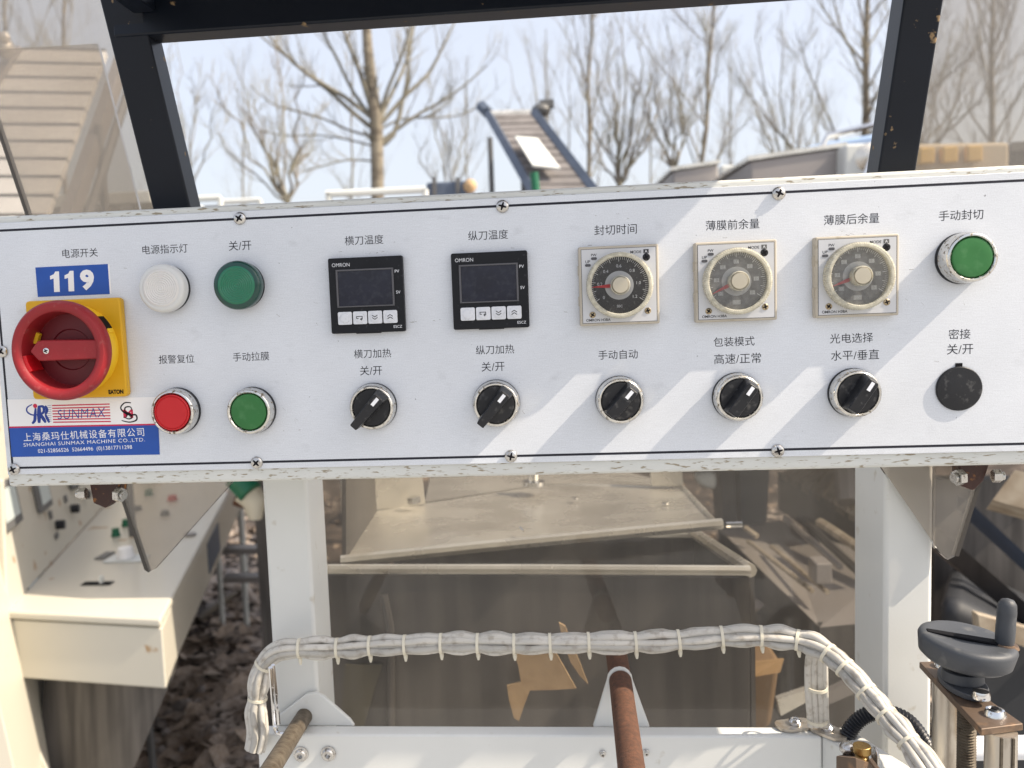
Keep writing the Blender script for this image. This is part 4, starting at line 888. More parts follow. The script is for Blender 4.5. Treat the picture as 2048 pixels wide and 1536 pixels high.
# drop branch down to the tabs
for dx, ph in ((-13, 0), (-2, 1), (10, 2), (20, 3)):
    pts = [Wy(1632 + dx * .8, 1295, .034) - o0, Wy(1629 + dx, 1330, .038) - o0, Wy(1630 + dx, 1390, .044) - o0, Wy(1634 + dx * .9, 1452, .052) - o0]
    MB().tube(smooth_path(pts, 4), .0024, 8).build('cable', M['cable'], cb, scale=1, smooth=60)
for y_, Y_ in ((1375, .042), (1440, .050)):
    tie(Wy(1634, y_, Y_) - o0, Vector((0, .1, -1)).normalized(), .0062)
# wire stay at the bundle's left end
ws = thing('wire_stay', 'thin double wire stay bent under the left end of the cable bundle', 'wire', Wy(540, 1450, .03)); o0 = ws.location
MB().tube(smooth_path([c_(541, 1335, .02), c_(546, 1400, .025), c_(550, 1450, .03), c_(556, 1466, .02), c_(575, 1468, .02)], 3), .0016, 8).build('wire', M['chrome_c'], ws, scale=1)
MB().tube(smooth_path([c_(546, 1330, .024), c_(553, 1400, .03), c_(557, 1448, .035)], 3), .0014, 8).build('wire', M['chrome_c'], ws, scale=1)

# corrugated hose
hp = smooth_path([Wy(*p) for p in ((1690, 1600, .05), (1684, 1540, .05), (1692, 1478, .05), (1718, 1440, .05), (1760, 1424, .05), (1812, 1440, .05), (1848, 1486, .05), (1870, 1545, .05), (1880, 1610, .05))], 16)
base = hp[0]; rr = [(.0058 if (i // 1) % 2 else .0048) for i in range(len(hp))]
ho = MB().tube([p - base for p in hp], rr, 14).build('corrugated_hose', M['hose'], scale=1, smooth=50); ho.location = base; tag(ho, 'black corrugated hose looping up behind the cable bundle at lower right', 'hose')

# brass bolt with clamp
bbt = thing('brass_bolt', 'brass adjusting bolt standing in a small clamp, right end of the cross beam', 'bolt', Wy(1724, 1530, -.03)); o0 = bbt.location
top = c_(1724, 1490, -.03); bt = c_(1726, 1580, -.03)
MB().tube([top, top + Vector((0, 0, -.005))], .0052, 18).build('bolt_head', M['brass'], bbt, .0006, scale=1)
n_ = 34; zz = [top.z - .0051 - i * .0008 for i in range(n_)]
MB().tube([Vector((top.x, top.y, z)) for z in zz], [(.0040 if i % 2 else .0033) for i in range(n_)], 14).build('thread', M['brass'], bbt, scale=1, smooth=50)
k1 = c_(1697, 1497, -.02); MB().ball(k1, .0055, 14, (1, 1, .85)).build('ball_nut', M['screw'], bbt, scale=1)
MB().slab([c_(1672, 1512, -.03), c_(1712, 1516, -.045), c_(1752, 1530, -.03), c_(1748, 1522, -.0), c_(1705, 1504, -.0)], (0, 0, -.010)).build('clamp', M['copper'], bbt, .0006, scale=1)
MB().tube([c_(1748, 1512, -.03), c_(1753, 1512, -.03)], .006, 6).build('nut', M['screw'], bbt, .0004, scale=1)
MB().slab([c_(1738, 1518, -.045), c_(1744, 1516, -.045), c_(1800, 1590, -.07), c_(1792, 1592, -.07)], (0, .001, -.002)).build('flat_strip', M['copper'], bbt, scale=1)

# white pipe and threaded block on the right
pp = MB().tube([Vector((-.06, 0, 0)), Vector((.35, .02, 0))], .0085, 20).build('white_pipe', M['pipe'], scale=1); pp.location = Wy(1990, 1500, .08); tag(pp, 'white round pipe behind the handwheel stand at lower right', 'pipe')

# handwheel stand
hs = thing('handwheel_stand', 'rusty plate on two aluminium posts with a threaded spindle, lower right', 'stand', Wz(1950, 1400, Wy(1961, 1452, -.045).z)); o0 = hs.location
zp = Wy(1961, 1452, -.045).z
pk = [Wz(x, y, zp) - o0 for x, y in ((1838, 1323), (1868, 1322), (2047, 1447), (1962, 1458))]
MB().slab(pk[::-1], (0, 0, -.0045)).build('plate', M['copper'], hs, .0008, scale=1)
def stud(px, py, r=.0052, parent=hs, z=zp):
    p = Wz(px, py, z) - o0; q = MB().tube([p, p + Vector((0, 0, .0012)), p + Vector((0, 0, .0036)), p + Vector((0, 0, .0042))], [r * 1.2, r * 1.15, r * .95, r * .55], 18).build('bolt', M['chrome_c'], parent, scale=1)
    MB().tube([p + Vector((0, 0, .0043)), p + Vector((0, 0, .0046))], r * .42, 6).build('socket', M['dark'], q, scale=1)
stud(1990, 1430); stud(1888, 1333)
def colm(px, py, r, zt, m, name, rib=0):
    p = Wz(px, py, zt) - o0; n = 28; vs = []; 
    b = MB(); rr = []
    pth = [Vector((p.x, p.y, p.z)), Vector((p.x, p.y, p.z - .16))]
    b.tube(pth, r, 24); return b.build(name, m, hs, scale=1)
colm(2002, 1462, .0085, zp - .0046, M['alu'], 'aluminium_post'); colm(1893, 1362, .0085, zp - .0046, M['alu'], 'aluminium_post')
for dx in (-.0045, .002): 
    p = Wz(2002, 1462, zp - .0046) - o0; MB().box(p.x + dx, p.x + dx + .0012, p.y - .0092, p.y - .0075, p.z - .16, p.z - .0002).build('post_groove', M['rust_g'], hs, scale=1)
p = Wz(1934, 1415, zp - .0046) - o0
MB().tube([Vector((p.x, p.y, p.z - i * .0009)) for i in range(150)], [(.0056 if i % 2 else .0046) for i in range(150)], 16).build('threaded_spindle', M['rust_g'], hs, scale=1, smooth=50)
p = Wz(1905, 1480, zp - .06) - o0
for i in range(9): MB().box(p.x - .004, p.x + .012, p.y + .02, p.y + .03, p.z - i * .0045, p.z - i * .0045 + .0025).build('spring_coil', M['rust_g'], hs, .0008, scale=1)
# flange under the wheel
pf = Wz(1925, 1372, zp + .0002) - o0
pts = []
for k in range(24):
    a = 2 * math.pi * k / 24; x = .0125 * math.cos(a); y = .0125 * math.sin(a); y *= 1.9; pts.append((x, y))
ang = math.atan2((pk[3] - pk[0]).y, (pk[3] - pk[0]).x) - math.pi / 2
def rot2(x, y): return x * math.cos(ang) - y * math.sin(ang), x * math.sin(ang) + y * math.cos(ang)
MB().slab([(pf.x + rot2(x, y)[0], pf.y + rot2(x, y)[1], pf.z + .0002) for x, y in pts][::-1], (0, 0, .004)).build('flange', M['wheel'], hs, .0008, scale=1)
MB().tube([pf + Vector((0, 0, .0042)), pf + Vector((0, 0, .011))], [.0125, .0118], 24).build('flange_collar', M['wheel'], hs, .0006, scale=1)
q = Wz(1962, 1396, zp + .0044) - o0
MB().tube([q, q + Vector((0, 0, .002)), q + Vector((0, 0, .0045)), q + Vector((0, 0, .005))], [.0052, .0052, .0045, .0022], 16).build('bolt', M['chrome_c'], hs, scale=1)

hw = thing('handwheel', 'charcoal plastic handwheel with an upright crank grip on the rusty plate stand', 'handwheel', hs.location + pf + Vector((0, 0, .0112)), rot=(math.radians(3), math.radians(6), 0))
MB().tube([Vector((0, 0, -.004)), Vector((0, 0, .005))], .0075, 20).build('hub', M['black'], hw, scale=1)
Rw = .0282
prof = [(.0085, .004), (.018, .005), (Rw - .0050, .006), (Rw - .0016, .009), (Rw, .0185), (Rw - .0008, .0205), (Rw - .0030, .0218), (Rw - .006, .0214), (.012, .0205), (0, .0202)]
wv = MB(); n = 64; rings = []
for r, z in prof:
    if r == 0: rings.append([len(wv.v)]); wv.v.append((0, 0, z)); continue
    rings.append(list(range(len(wv.v), len(wv.v) + n)))
    for k in range(n): a = 2 * math.pi * k / n; wv.v.append((r * math.cos(a), r * math.sin(a), z))
for A_, B_ in zip(rings, rings[1:]):
    for k in range(n):
        k2 = (k + 1) % n
        wv.f.append((A_[k], A_[k2], B_[0]) if len(B_) == 1 else (A_[k], A_[k2], B_[k2], B_[k]))
wv.f.append(tuple(rings[0])[::-1])
wv.build('disc', M['wheel'], hw, scale=1, smooth=50)
ga = math.radians(-14); gx = Vector((math.cos(ga), math.sin(ga), 0))
sl = [gx * -.0235 + Vector((0, 0, .0206)), gx * .022 + Vector((0, 0, .0206))]
gy = Vector((-gx.y, gx.x, 0)) * .0042
MB().slab([sl[0] + gy * .6, sl[0] - gy * .6, sl[1] - gy, sl[1] + gy], (0, 0, .0016)).build('folding_slot', M['dark'], hw, .0006, scale=1)
hb_ = gx * .0205 + Vector((0, 0, .0215))
MB().tube([hb_ + Vector((-.08 * z, 0, z)) for z in (0, .003, .012, .0125, .021, .026, .0285, .0297)], [.0052, .0055, .0056, .0054, .0056, .0052, .0038, .0010], 24).build('grip', M['wheel'], hw, scale=1, smooth=60)
MB().tube([hb_ + Vector((.001, -.001, -.0012)), hb_ + Vector((.001, -.001, .0006))], [.0072, .0062], 18).build('rust_washer', M['copper'], hw, scale=1)

# ------------------------------------------------------------------ the control panel
mm_ = 1000.0
def pm(px, py): x, z = PP(px, py); return x * mm_, z * mm_
XL = pm(18, 850)[0]; ZT = pm(1024, 411)[1]; ZB = pm(1024, 912)[1]; XR = pm(2130, 600)[0]
cp = thing('switch_console', 'long white machine control panel with brushed face, Chinese captions and a dark border line', 'control panel', (0, 0, 0))
hx0, hx1 = XL - 5.5, XR + 12
zt_h, zb_h = ZT + 9.5, ZB - 13.5
MB().box(hx0, hx1, 1.6, 58, zb_h, zt_h).build('housing', M['housing'], cp, 2.6, 4)
MB().box(XL - 4.0, XR + 6, 0, 1.58, ZB - 4.6, ZT + 5.0).build('face_plate', M['plate'], cp, .35)
lw = .75
yl = -.06
MB().box(XL, XR, yl, .0, ZT - lw, ZT + lw).build('border_line', M['ink'], cp)
MB().box(XL, XR, yl, .0, ZB - lw, ZB + lw).build('border_line', M['ink'], cp)
MB().box(XL - lw, XL + lw, yl, .0, ZB + lw + .02, ZT - lw - .02).build('border_line', M['ink'], cp)
MB().box(XR - lw, XR + lw, yl, .0, ZB + lw + .02, ZT - lw - .02).build('border_line', M['ink'], cp)

def phillips(r, m, parent, loc, h=1.6, rotz=0.3, cross=.62, name='screw', cw=.16):
    """Pan head with a sunk cross: a sub-part holds the dark recess."""
    prof = [(r * 1.0, 0), (r, -h * .25)] + [(r * math.cos(t), -h * .25 - h * .75 * math.sin(t)) for t in [math.pi / 2 * k / 6 for k in range(1, 6)]] + [(0, -h)]
    s_ = MB().lathe(prof, 28).build(name, m, parent, loc=loc)
    c = MB(); a = r * cross; w = r * cw; y1 = -h - .03; y0 = -h + .4
    for q in (rotz, rotz + math.pi / 2):
        ca, sa = math.cos(q), math.sin(q); pts = [(x * ca - z * sa, x * sa + z * ca) for x, z in ((-a, -w * .6), (-w, -w * 1.1), (w, -w * 1.1), (a, -w * .6), (a, w * .6), (w, w * 1.1), (-w, w * 1.1), (-a, w * .6))]
        c.prism(pts, y1 - (.004 if q == rotz else 0), y0)
    c.build('cross_recess', M['dark'], s_)
    return s_
for i, (x, y) in enumerate(((480, 437), (1005, 413), (1557, 387), (29, 938), (514, 925), (1022, 912), (1555, 901), (5, 703))):
    X, Z = pm(x, y); phillips(4.1, M['screw'], cp, (X / 1000, -.0001, Z / 1000), 2.5, rng.uniform(0, 1.5))

caps = [('电源开关', 160, 506, 75), ('电源指示灯', 330, 498, 95), ('关/开', 480, 491, 47), ('横刀温度', 728, 480, 79), ('纵刀温度', 976, 470, 80), ('封切时间', 1231, 459, 84),
        ('薄膜前余量', 1465, 449, 105), ('薄膜后余量', 1703, 438, 107), ('手动封切', 1922, 430, 85), ('报警复位', 353, 718, 75), ('手动拉膜', 502, 713, 76), ('横刀加热', 745, 707, 77),
        ('关/开', 742, 741, 46), ('纵刀加热', 990, 699, 78), ('关/开', 986, 733, 47), ('手动自动', 1236, 709, 79), ('包装模式', 1468, 683, 81), ('高速/正常', 1475, 717, 93),
        ('光电选择', 1703, 676, 84), ('水平/垂直', 1710, 710, 94), ('密接', 1919, 668, 42), ('关/开', 1920, 698, 51)]
for s_, x, y, w in caps:
    X, Z = pm(x, y); text(s_, M['ink'], X, Z, width=w / 3.13 * (.98 + .04 * (1024 - x) / 1024), y=-.05, parent=cp, name='caption', offset=0.0)

rs_ = random.Random(77); sc = MB()
for k in range(70):
    if k < 40: x_, y_ = rs_.choice([(730, 508), (980, 498), (1235, 488), (1470, 478), (1705, 466), (1200, 425), (1225, 432), (300, 930), (820, 640), (560, 860), (1790, 540), (560, 410)]); x_ += rs_.uniform(-60, 60); y_ += rs_.uniform(-5, 5)
    else: x_, y_ = rs_.uniform(40, 2040), rs_.uniform(480, 880)
    X, Z = pm(x_, y_); a = rs_.uniform(-.3, .3) if k < 40 else rs_.uniform(-1.4, .3); L_ = rs_.uniform(.6, 3.2); w = rs_.uniform(.05, .14); P_ = []
    for i in range(5): P_.append((X + L_ * (i / 4 - .5) * math.cos(a) + rs_.uniform(-.25, .25), Z + L_ * (i / 4 - .5) * math.sin(a) + rs_.uniform(-.25, .25)))
    for (xa, za), (xb, zb) in zip(P_, P_[1:]):
        sc.add([(xa, -.045, za - w), (xb, -.045, zb - w), (xb, -.045, zb + w), (xa, -.045, za + w)], [(0, 1, 2, 3)])
kind(sc.build('scuff_marks', pmat('grey scuff', (.24, .23, .21), .8), cp, smooth=0), 'stuff')

# ------------------------------------------------------------------ stickers
def pxr(x, y): X, Z = pm(x, y); return Vector((X / 1000, -.00012, Z / 1000))
s1 = thing('number_sticker', 'small blue sticker with the white number 119 above the red switch', 'sticker', pxr(146, 561))
def loc2(o, x, y): X, Z = pm(x, y); return X - o.location.x * 1000, Z - o.location.z * 1000
q = [loc2(s1, *p) for p in ((71, 535), (216, 528), (220, 588), (76, 594))]
MB().prism(q, -.12, .1).build('backing', M['blue'], s1)
q2 = [loc2(s1, *p) for p in ((216, 528), (219, 528), (223, 588), (220, 588))]; MB().prism(q2, -.10, .08).build('white_edge', M['white'], s1)
X, Z = loc2(s1, 147, 562)
for dx in (-11.6, -1.6):
    MB().prism([(X + dx + a + .04 * b, Z + b) for a, b in ((-1.9, -6.7), (2.0, -6.7), (2.0, 6.7), (-.6, 6.7), (-1.6, 5.0), (-4.3, 3.9), (-4.3, 1.6), (-1.9, 2.2))], -.16, -.121).build('digit', M['white'], s1)
text('9', M['white'], X + 9.6, Z + .3, width=9.6, height=13.6, y=-.16, parent=s1, name='digit', offset=.055)

s2 = thing('maker_sticker', 'white and blue maker sticker with Chinese company name below the red switch', 'sticker', pxr(168, 855))
def L2(x, y): return loc2(s2, x, y)
z1f = lambda zx, zy: (zx / 4.0433, 580 + zy / 4.0433)           # pixel of the enlarged view -> photo pixel
MB().prism([L2(*p) for p in ((15, 799), (312, 794), (320, 909), (24, 914))], -.10, .1).build('backing', M['white'], s2)
MB().prism([L2(*p) for p in ((19, 856), (317, 850), (320, 909), (24, 914))], -.13, -.1005).build('blue_field', M['blue'], s2)
MB().prism([L2(*p) for p in ((18, 853), (317, 847), (317, 850), (19, 856))], -.13, -.1005).build('red_line', M['crimson'], s2)
X, Z = L2(167, 869); text('上海桑玛仕机械设备有限公司', M['white'], X, Z, width=84.5, y=-.16, parent=s2, name='company_name', spacing=1.15, rot=.018)
X, Z = L2(168, 885); text('SHANGHAI SUNMAX MACHINE CO.,LTD.', M['white'], X, Z, width=85, height=2.8, y=-.16, parent=s2, name='company_name', offset=-.002, rot=.018, spacing=1.12)
X, Z = L2(170, 899); text('021-52856526  52664496  (0)13817711298', M['white'], X, Z, width=66, height=3.4, y=-.16, parent=s2, name='phone_numbers', rot=.018)
lg = MB()
for i in range(7):
    x0, y0 = z1f(422 + i * 1.5, 934 + i * 22.5); x1, y1 = z1f(888 + i * 1.5, 922 + i * 23.5); hw_ = .9
    a, b = L2(x0, y0), L2(x1, y1); lg.prism([(a[0], a[1] - .42), (b[0], b[1] - .42), (b[0], b[1] + .42), (a[0], a[1] + .42)], -.12 - .001 * i, -.1005)
lg.build('red_stripes', M['crimson'], s2)
X, Z = L2(*z1f(660, 998)); text('SUNMAX', M['blue_ink'], X, Z, width=33, height=6.4, y=-.15, parent=s2, name='brand_word', rot=.02, shear=.12, offset=-.008, spacing=1.08)
# the small curved emblem letters at the left and the ring letters at the right
def stroke(pts, w, m, name, y=-.15, z=z1f):
    P_ = [Vector((*L2(*z(a, b)), 0)) for a, b in pts]; P_ = smooth_path(P_, 5); b = MB(); L_ = []; R_ = []
    n = len(P_)
    for i in range(n):
        t = (P_[min(i + 1, n - 1)] - P_[max(i - 1, 0)]).normalized(); k = w * (.55 + .45 * math.sin(math.pi * i / (n - 1)))
        L_.append((P_[i].x - t.y * k, P_[i].y + t.x * k)); R_.append((P_[i].x + t.y * k, P_[i].y - t.x * k))
    vs = [(x, y, z_) for x, z_ in L_] + [(x, y, z_) for x, z_ in R_]
    b.add(vs, [(i, n + i, n + i + 1, i + 1) for i in range(n - 1)]); return b.build(name, m, s2, smooth=0)
stroke([(262, 925), (222, 950), (222, 985), (265, 1010), (330, 1005)], .55, M['blue_ink'], 'emblem_stroke')
stroke([(290, 955), (286, 1010), (282, 1055), (262, 1080)], 1.1, M['blue_ink'], 'emblem_stroke', -.153)
stroke([(318, 935), (318, 1000), (318, 1075)], 1.5, M['blue_ink'], 'emblem_stroke', -.156)
stroke([(318, 940), (352, 945), (355, 985), (322, 1010)], 1.0, M['blue_ink'], 'emblem_stroke', -.159)
stroke([(330, 1005), (352, 1040), (372, 1072)], 1.2, M['blue_ink'], 'emblem_stroke', -.162)
stroke([(368, 935), (382, 970), (368, 1008)], 1.0, M['blue_ink'], 'emblem_stroke', -.165)
stroke([(368, 1008), (385, 1040), (400, 1072)], 1.0, M['blue_ink'], 'emblem_stroke', -.165)
X, Z = L2(*z1f(286, 937)); MB().lathe([(0, -.17), (1.5, -.17), (1.5, -.15)], 16, (X, Z)).build('red_dot', M['crimson'], s2)
hb2 = MB()
for i in range(9):
    a = L2(*z1f(385, 935 + i * 16)); b = L2(*z1f(418, 931 + i * 16)); hb2.prism([(a[0], a[1] - .12), (b[0], b[1] - .12), (b[0], b[1] + .12), (a[0], a[1] + .12)], -.14, -.1005)
hb2.build('fine_lines', M['blue_ink'], s2)
X, Z = L2(*z1f(1038, 1000)); text('M', M['crimson'], X, Z, width=6.8, height=5.6, y=-.15, parent=s2, name='ring_letter', offset=.05)
stroke([(1060, 912), (1010, 912), (978, 950), (1000, 985), (1050, 1010), (1100, 1010), (1105, 1050), (1050, 1068), (985, 1055)], .55, M['dark'], 'ring_stroke', -.156)
stroke([(1070, 975), (1055, 945), (1015, 950), (1015, 985), (1050, 1000), (1070, 1030), (1040, 1042), (1000, 1025)], .5, M['dark'], 'ring_stroke', -.160)

# ------------------------------------------------------------------ red and yellow main switch
sw = thing('main_switch', 'large red rotary main switch on a yellow square plate at the left of the panel', 'switch', pxr(162, 697))
ypl = MB(); r0 = 3
def rrect(w, h, r, n=5):
    pts = []
    for cx_, cz_, a0_ in ((w - r, h - r, 0), (-w + r, h - r, 90), (-w + r, -h + r, 180), (w - r, -h + r, 270)):
        for k in range(n + 1):
            a = math.radians(a0_ + 90 * k / n); pts.append((cx_ + r * math.cos(a), cz_ + r * math.sin(a)))
    return pts
MB().prism(rrect(32.5, 32.5, 2.6), -5.4, -.1).build('back_plate', pmat('shaded yellow plastic', (0.60, 0.335, 0.008), .45, var=.04), sw, 1.2, 3)  # plate yellow darkened as painted shade so the drum stands out
drum = MB().lathe([(29.2, -5.41), (29.3, -7.5), (29.9, -15.5), (28.5, -15.9), (26.5, -15.9), (26.5, -6.2), (0, -6.2)], 72).build('drum', M['yellow'], sw)
# notch on the drum's upper right
def arcblock(r0, r1, y0, y1, a0_, a1_, n=8):
    b = MB(); vs = []
    for k in range(n + 1):
        a = math.radians(a0_ + (a1_ - a0_) * k / n)
        for r in (r0, r1):
            for y in (y0, y1): vs.append((r * math.cos(a), y, r * math.sin(a)))
    fs = []
    for k in range(n):
        o = k * 4; p = o + 4
        fs += [(o, o + 1, p + 1, p), (o + 2, p + 2, p + 3, o + 3), (o, p, p + 2, o + 2), (o + 1, o + 3, p + 3, p + 1)]
    fs += [(0, 2, 3, 1), (n * 4, n * 4 + 1, n * 4 + 3, n * 4 + 2)]
    return b.add(vs, fs)
arcblock(28.0, 29.95, -14.2, -7.2, 24, 44).build('lock_slot', M['dark'], sw)
arcblock(29.0, 30.3, -13.6, -7.4, 20, 25).build('slot_lip', M['yellow'], sw)
ring = MB().lathe([(27.0, -14.0), (30.6, -16.2), (31.6, -17.0), (31.9, -20.0), (31.5, -22.6), (30.2, -24.0), (28.2, -24.4), (26.2, -23.8), (24.9, -22.6), (24.6, -20.5), (23.6, -9.5), (21.5, -8.6), (0, -8.6)], 80).build('handle_ring', M['red'], sw)
MB().lathe([(23.9, -9.0), (23.2, -9.6), (13.5, -9.9), (12.8, -9.2), (0, -9.2)], 60).build('recess_floor', M['red_d'], sw)
barp = [(-19.5, 0.2), (-14.2, 6.6), (-11, 7.0), (27.2, 6.0), (29.2, 3), (29.2, -4), (27.2, -6.0), (-11, -6.2), (-14.2, -6.0)]
MB().prism(barp, -22.6, -9.3).build('handle_bar', M['red'], sw, 1.1, 3)
MB().prism([(-28, -4), (-22.5, -3), (-21.2, 6), (-27.2, 8)], -10.4, -9.0).build('flag', M['cap_red'], sw)
arcblock(22.6, 24.75, -22.0, -10.6, 186, 212).build('arrow_mark', M['cap_red'], sw)
arcblock(21.5, 24.2, -13.0, -10.4, 150, 168).build('lock_window', M['yellow'], sw)
s_ = phillips(2.0, M['chrome_c'], sw, (-.0085, -.0226, .0002), .5, .4, .7, cw=.2)
sw.scale = (1, 1.2, 1)
X, Z = 25.2, -29.0; text('EATON', M['dark'], X, Z, width=10.2, height=3.0, y=-5.5, parent=sw, name='brand_print', offset=.05)

# ------------------------------------------------------------------ pilot lamps
def pilot(x, y, m, label, h=11.0):
    X, Z = pm(x, y); t = thing('pilot_lamp', label, 'lamp', (X / 1000, -.0001, Z / 1000), 'pilot lamps on the panel')
    MB().lathe([(15.2, 0), (15.2, -2.2), (14.9, -2.8), (14.9, -5.2), (13, -5.6)], 56).build('collar', M['black_s'], t)
    prof = [(14.2, -4.0), (15.35, -4.4), (15.5, -h + 2.6), (14.9, -h + .9), (13.6, -h + .1)]
    r = 11.2
    while r > .8: prof += [(r, -h - .15), (r - .45, -h - .55), (r - .95, -h - .15)]; r -= 1.35
    prof += [(0, -h - .3)]
    ln = MB().lathe(prof, 64).build('ribbed_lens', m, t, smooth=60)
    MB().lathe([(15.62, -4.2), (15.62, -h + 2.4), (15.0, -h + .75), (13.7, -h - .1), (12.2, -h - .16)], 64).build('lens_rim', M['rim_g'] if m is M['lens_g'] else M['rim_w'], ln, smooth=60); return t
pilot(336, 577, M['lens_w'], 'white ribbed pilot lamp left of the green one')
pilot(484, 571, M['lens_g'], 'green ribbed pilot lamp right of the white one')

# ------------------------------------------------------------------ push buttons
def push(x, y, m, label, h=11.5, tilt=None, ring=False):
    X, Z = pm(x, y); t = thing('push_button', label, 'button', (X / 1000, -.0001, Z / 1000), 'push buttons on the panel')
    MB().lathe([(15.4, 0), (15.4, -2.4), (15.0, -3.2)], 56).build('base_ring', M['black_s'], t)
    MB().lathe([(15.1, -3.0), (15.3, -4.2), (14.9, -h * .66), (14.6, -h + 1.6), (14.3, -h + .5), (13.7, -h), (12.9, -h - .1), (12.3, -h + .4), (12.0, -h + 1.4), (11.9, -h + 3.5)], 64).build('chrome_bezel', M['chrome'], t)
    prof = [(11.7, -h + 3.5), (11.7, -h + .9), (11.3, -h + .35), (10.6, -h + .2)]
    if ring: prof = [(11.7, -h + 3.5), (11.7, -h - .2), (11.2, -h - .6), (10.9, -h - .6), (10.7, -h - .1), (10.5, -h - .1), (10.2, -h - .5), (9.5, -h - .55)]
    prof += [(6, -h + (.35 if not ring else -.45)), (0, -h + (.5 if not ring else -.35))]
    MB().lathe(prof, 56).build('cap', m, t); return t
push(357, 821, M['cap_red'], 'red push button in a worn chrome ring', 10.5, ring=True)
push(507, 820, M['cap_green'], 'green push button low on the panel, right of the red one', 10.5)
push(1922, 517, M['cap_green'], 'green push button at the upper right of the panel', 14.5)

# ------------------------------------------------------------------ selector switches
def selector(x, y, ang, label, h, src=None, e=14.2, wd=1.0):
    X, Z = pm(x, y)
    if src is None:
        t = thing('selector_switch', label, 'switch', (X / 1000, -.0001, Z / 1000), 'black selector knobs in a row')
        MB().lathe([(15.2, 0), (15.2, -2.0), (14.8, -2.8)], 56).build('base_ring', M['black_s'], t)
        MB().lathe([(14.9, -2.6), (15.1, -3.6), (14.7, -h * .6), (14.4, -h + 1.6), (14.0, -h + .5), (13.3, -h), (12.5, -h), (12.0, -h + .5), (11.8, -h + 2)], 64).build('chrome_bezel', M['chrome'], t)
        MB().lathe([(11.7, -h + 2), (11.7, -h + .5), (11.3, -h), (0, -h - .2)], 56).build('knob_disc', M['black'], t)
        # lever: tapered bar, narrow grip at one end
        hh = 10.5
        a = [(-e, -3.0 * wd), (12.0, -4.8), (12.6, -3.6), (12.6, 3.6), (12.0, 4.8), (-e, 3.0 * wd)]
        b = [(-e - (1.4 if e > 13 else -.8), -2.5 * wd), (9.0, -3.6), (10.4, -2.8), (10.4, 2.8), (9.0, 3.6), (-e - (1.4 if e > 13 else -.8), 2.5 * wd)]
        n = len(a); v = [(p[0], -h - .1, p[1]) for p in a] + [(p[0], -h - hh + (.8 if p[0] < 0 else 0), p[1]) for p in b]
        L_ = MB().add(v, [tuple(range(n - 1, -1, -1)), tuple(range(n, 2 * n))] + [(i, (i + 1) % n, (i + 1) % n + n, i + n) for i in range(n)]).build('lever', M['black'], t, .7, 3)
        L_.rotation_euler = (0, -ang, 0)
        mk2 = MB().box(3.6, 9.4, -h - hh - .12, -h - hh + .3, -1.1, 1.1).build('white_mark', M['ink_w'], L_)
    else:
        t = copy_tree(src); t.location = (X / 1000, -.0001, Z / 1000); t['label'] = label
        for c in t.children:
            if c.name.startswith('lever'): c.rotation_euler = (0, -ang, 0)
    return t
A45 = math.radians(47)
k1 = selector(748, 812, A45, 'selector knob with white mark under the caption of the first temperature controller', 9.5)
selector(993, 806, A45 + .05, 'selector knob below the second temperature controller', 9.5, k1)
k3 = selector(1239, 799, math.radians(49), 'selector knob below the first dial timer', 9.5, None, 11.8, 1.45)
selector(1473, 793, math.radians(54), 'selector knob below the middle dial timer', 9.5, k3)
selector(1705, 785, math.radians(57), 'selector knob below the rightmost dial timer', 9.5, k3)

X, Z = pm(1917, 777)
bp_ = thing('blanking_plug', 'flat black blanking plug with a small notch tab, below the upper right green button', 'plug', (X / 1000, -.0001, Z / 1000))
MB().lathe([(13.6, 0), (13.6, -.9), (13.0, -1.6), (8, -2.0), (0, -2.2)], 56).build('disc', M['black'], bp_)
MB().box(-2.1, 1.9, -.5, -.02, 13.0, 15.6).build('notch_tab', M['dark'], bp_)

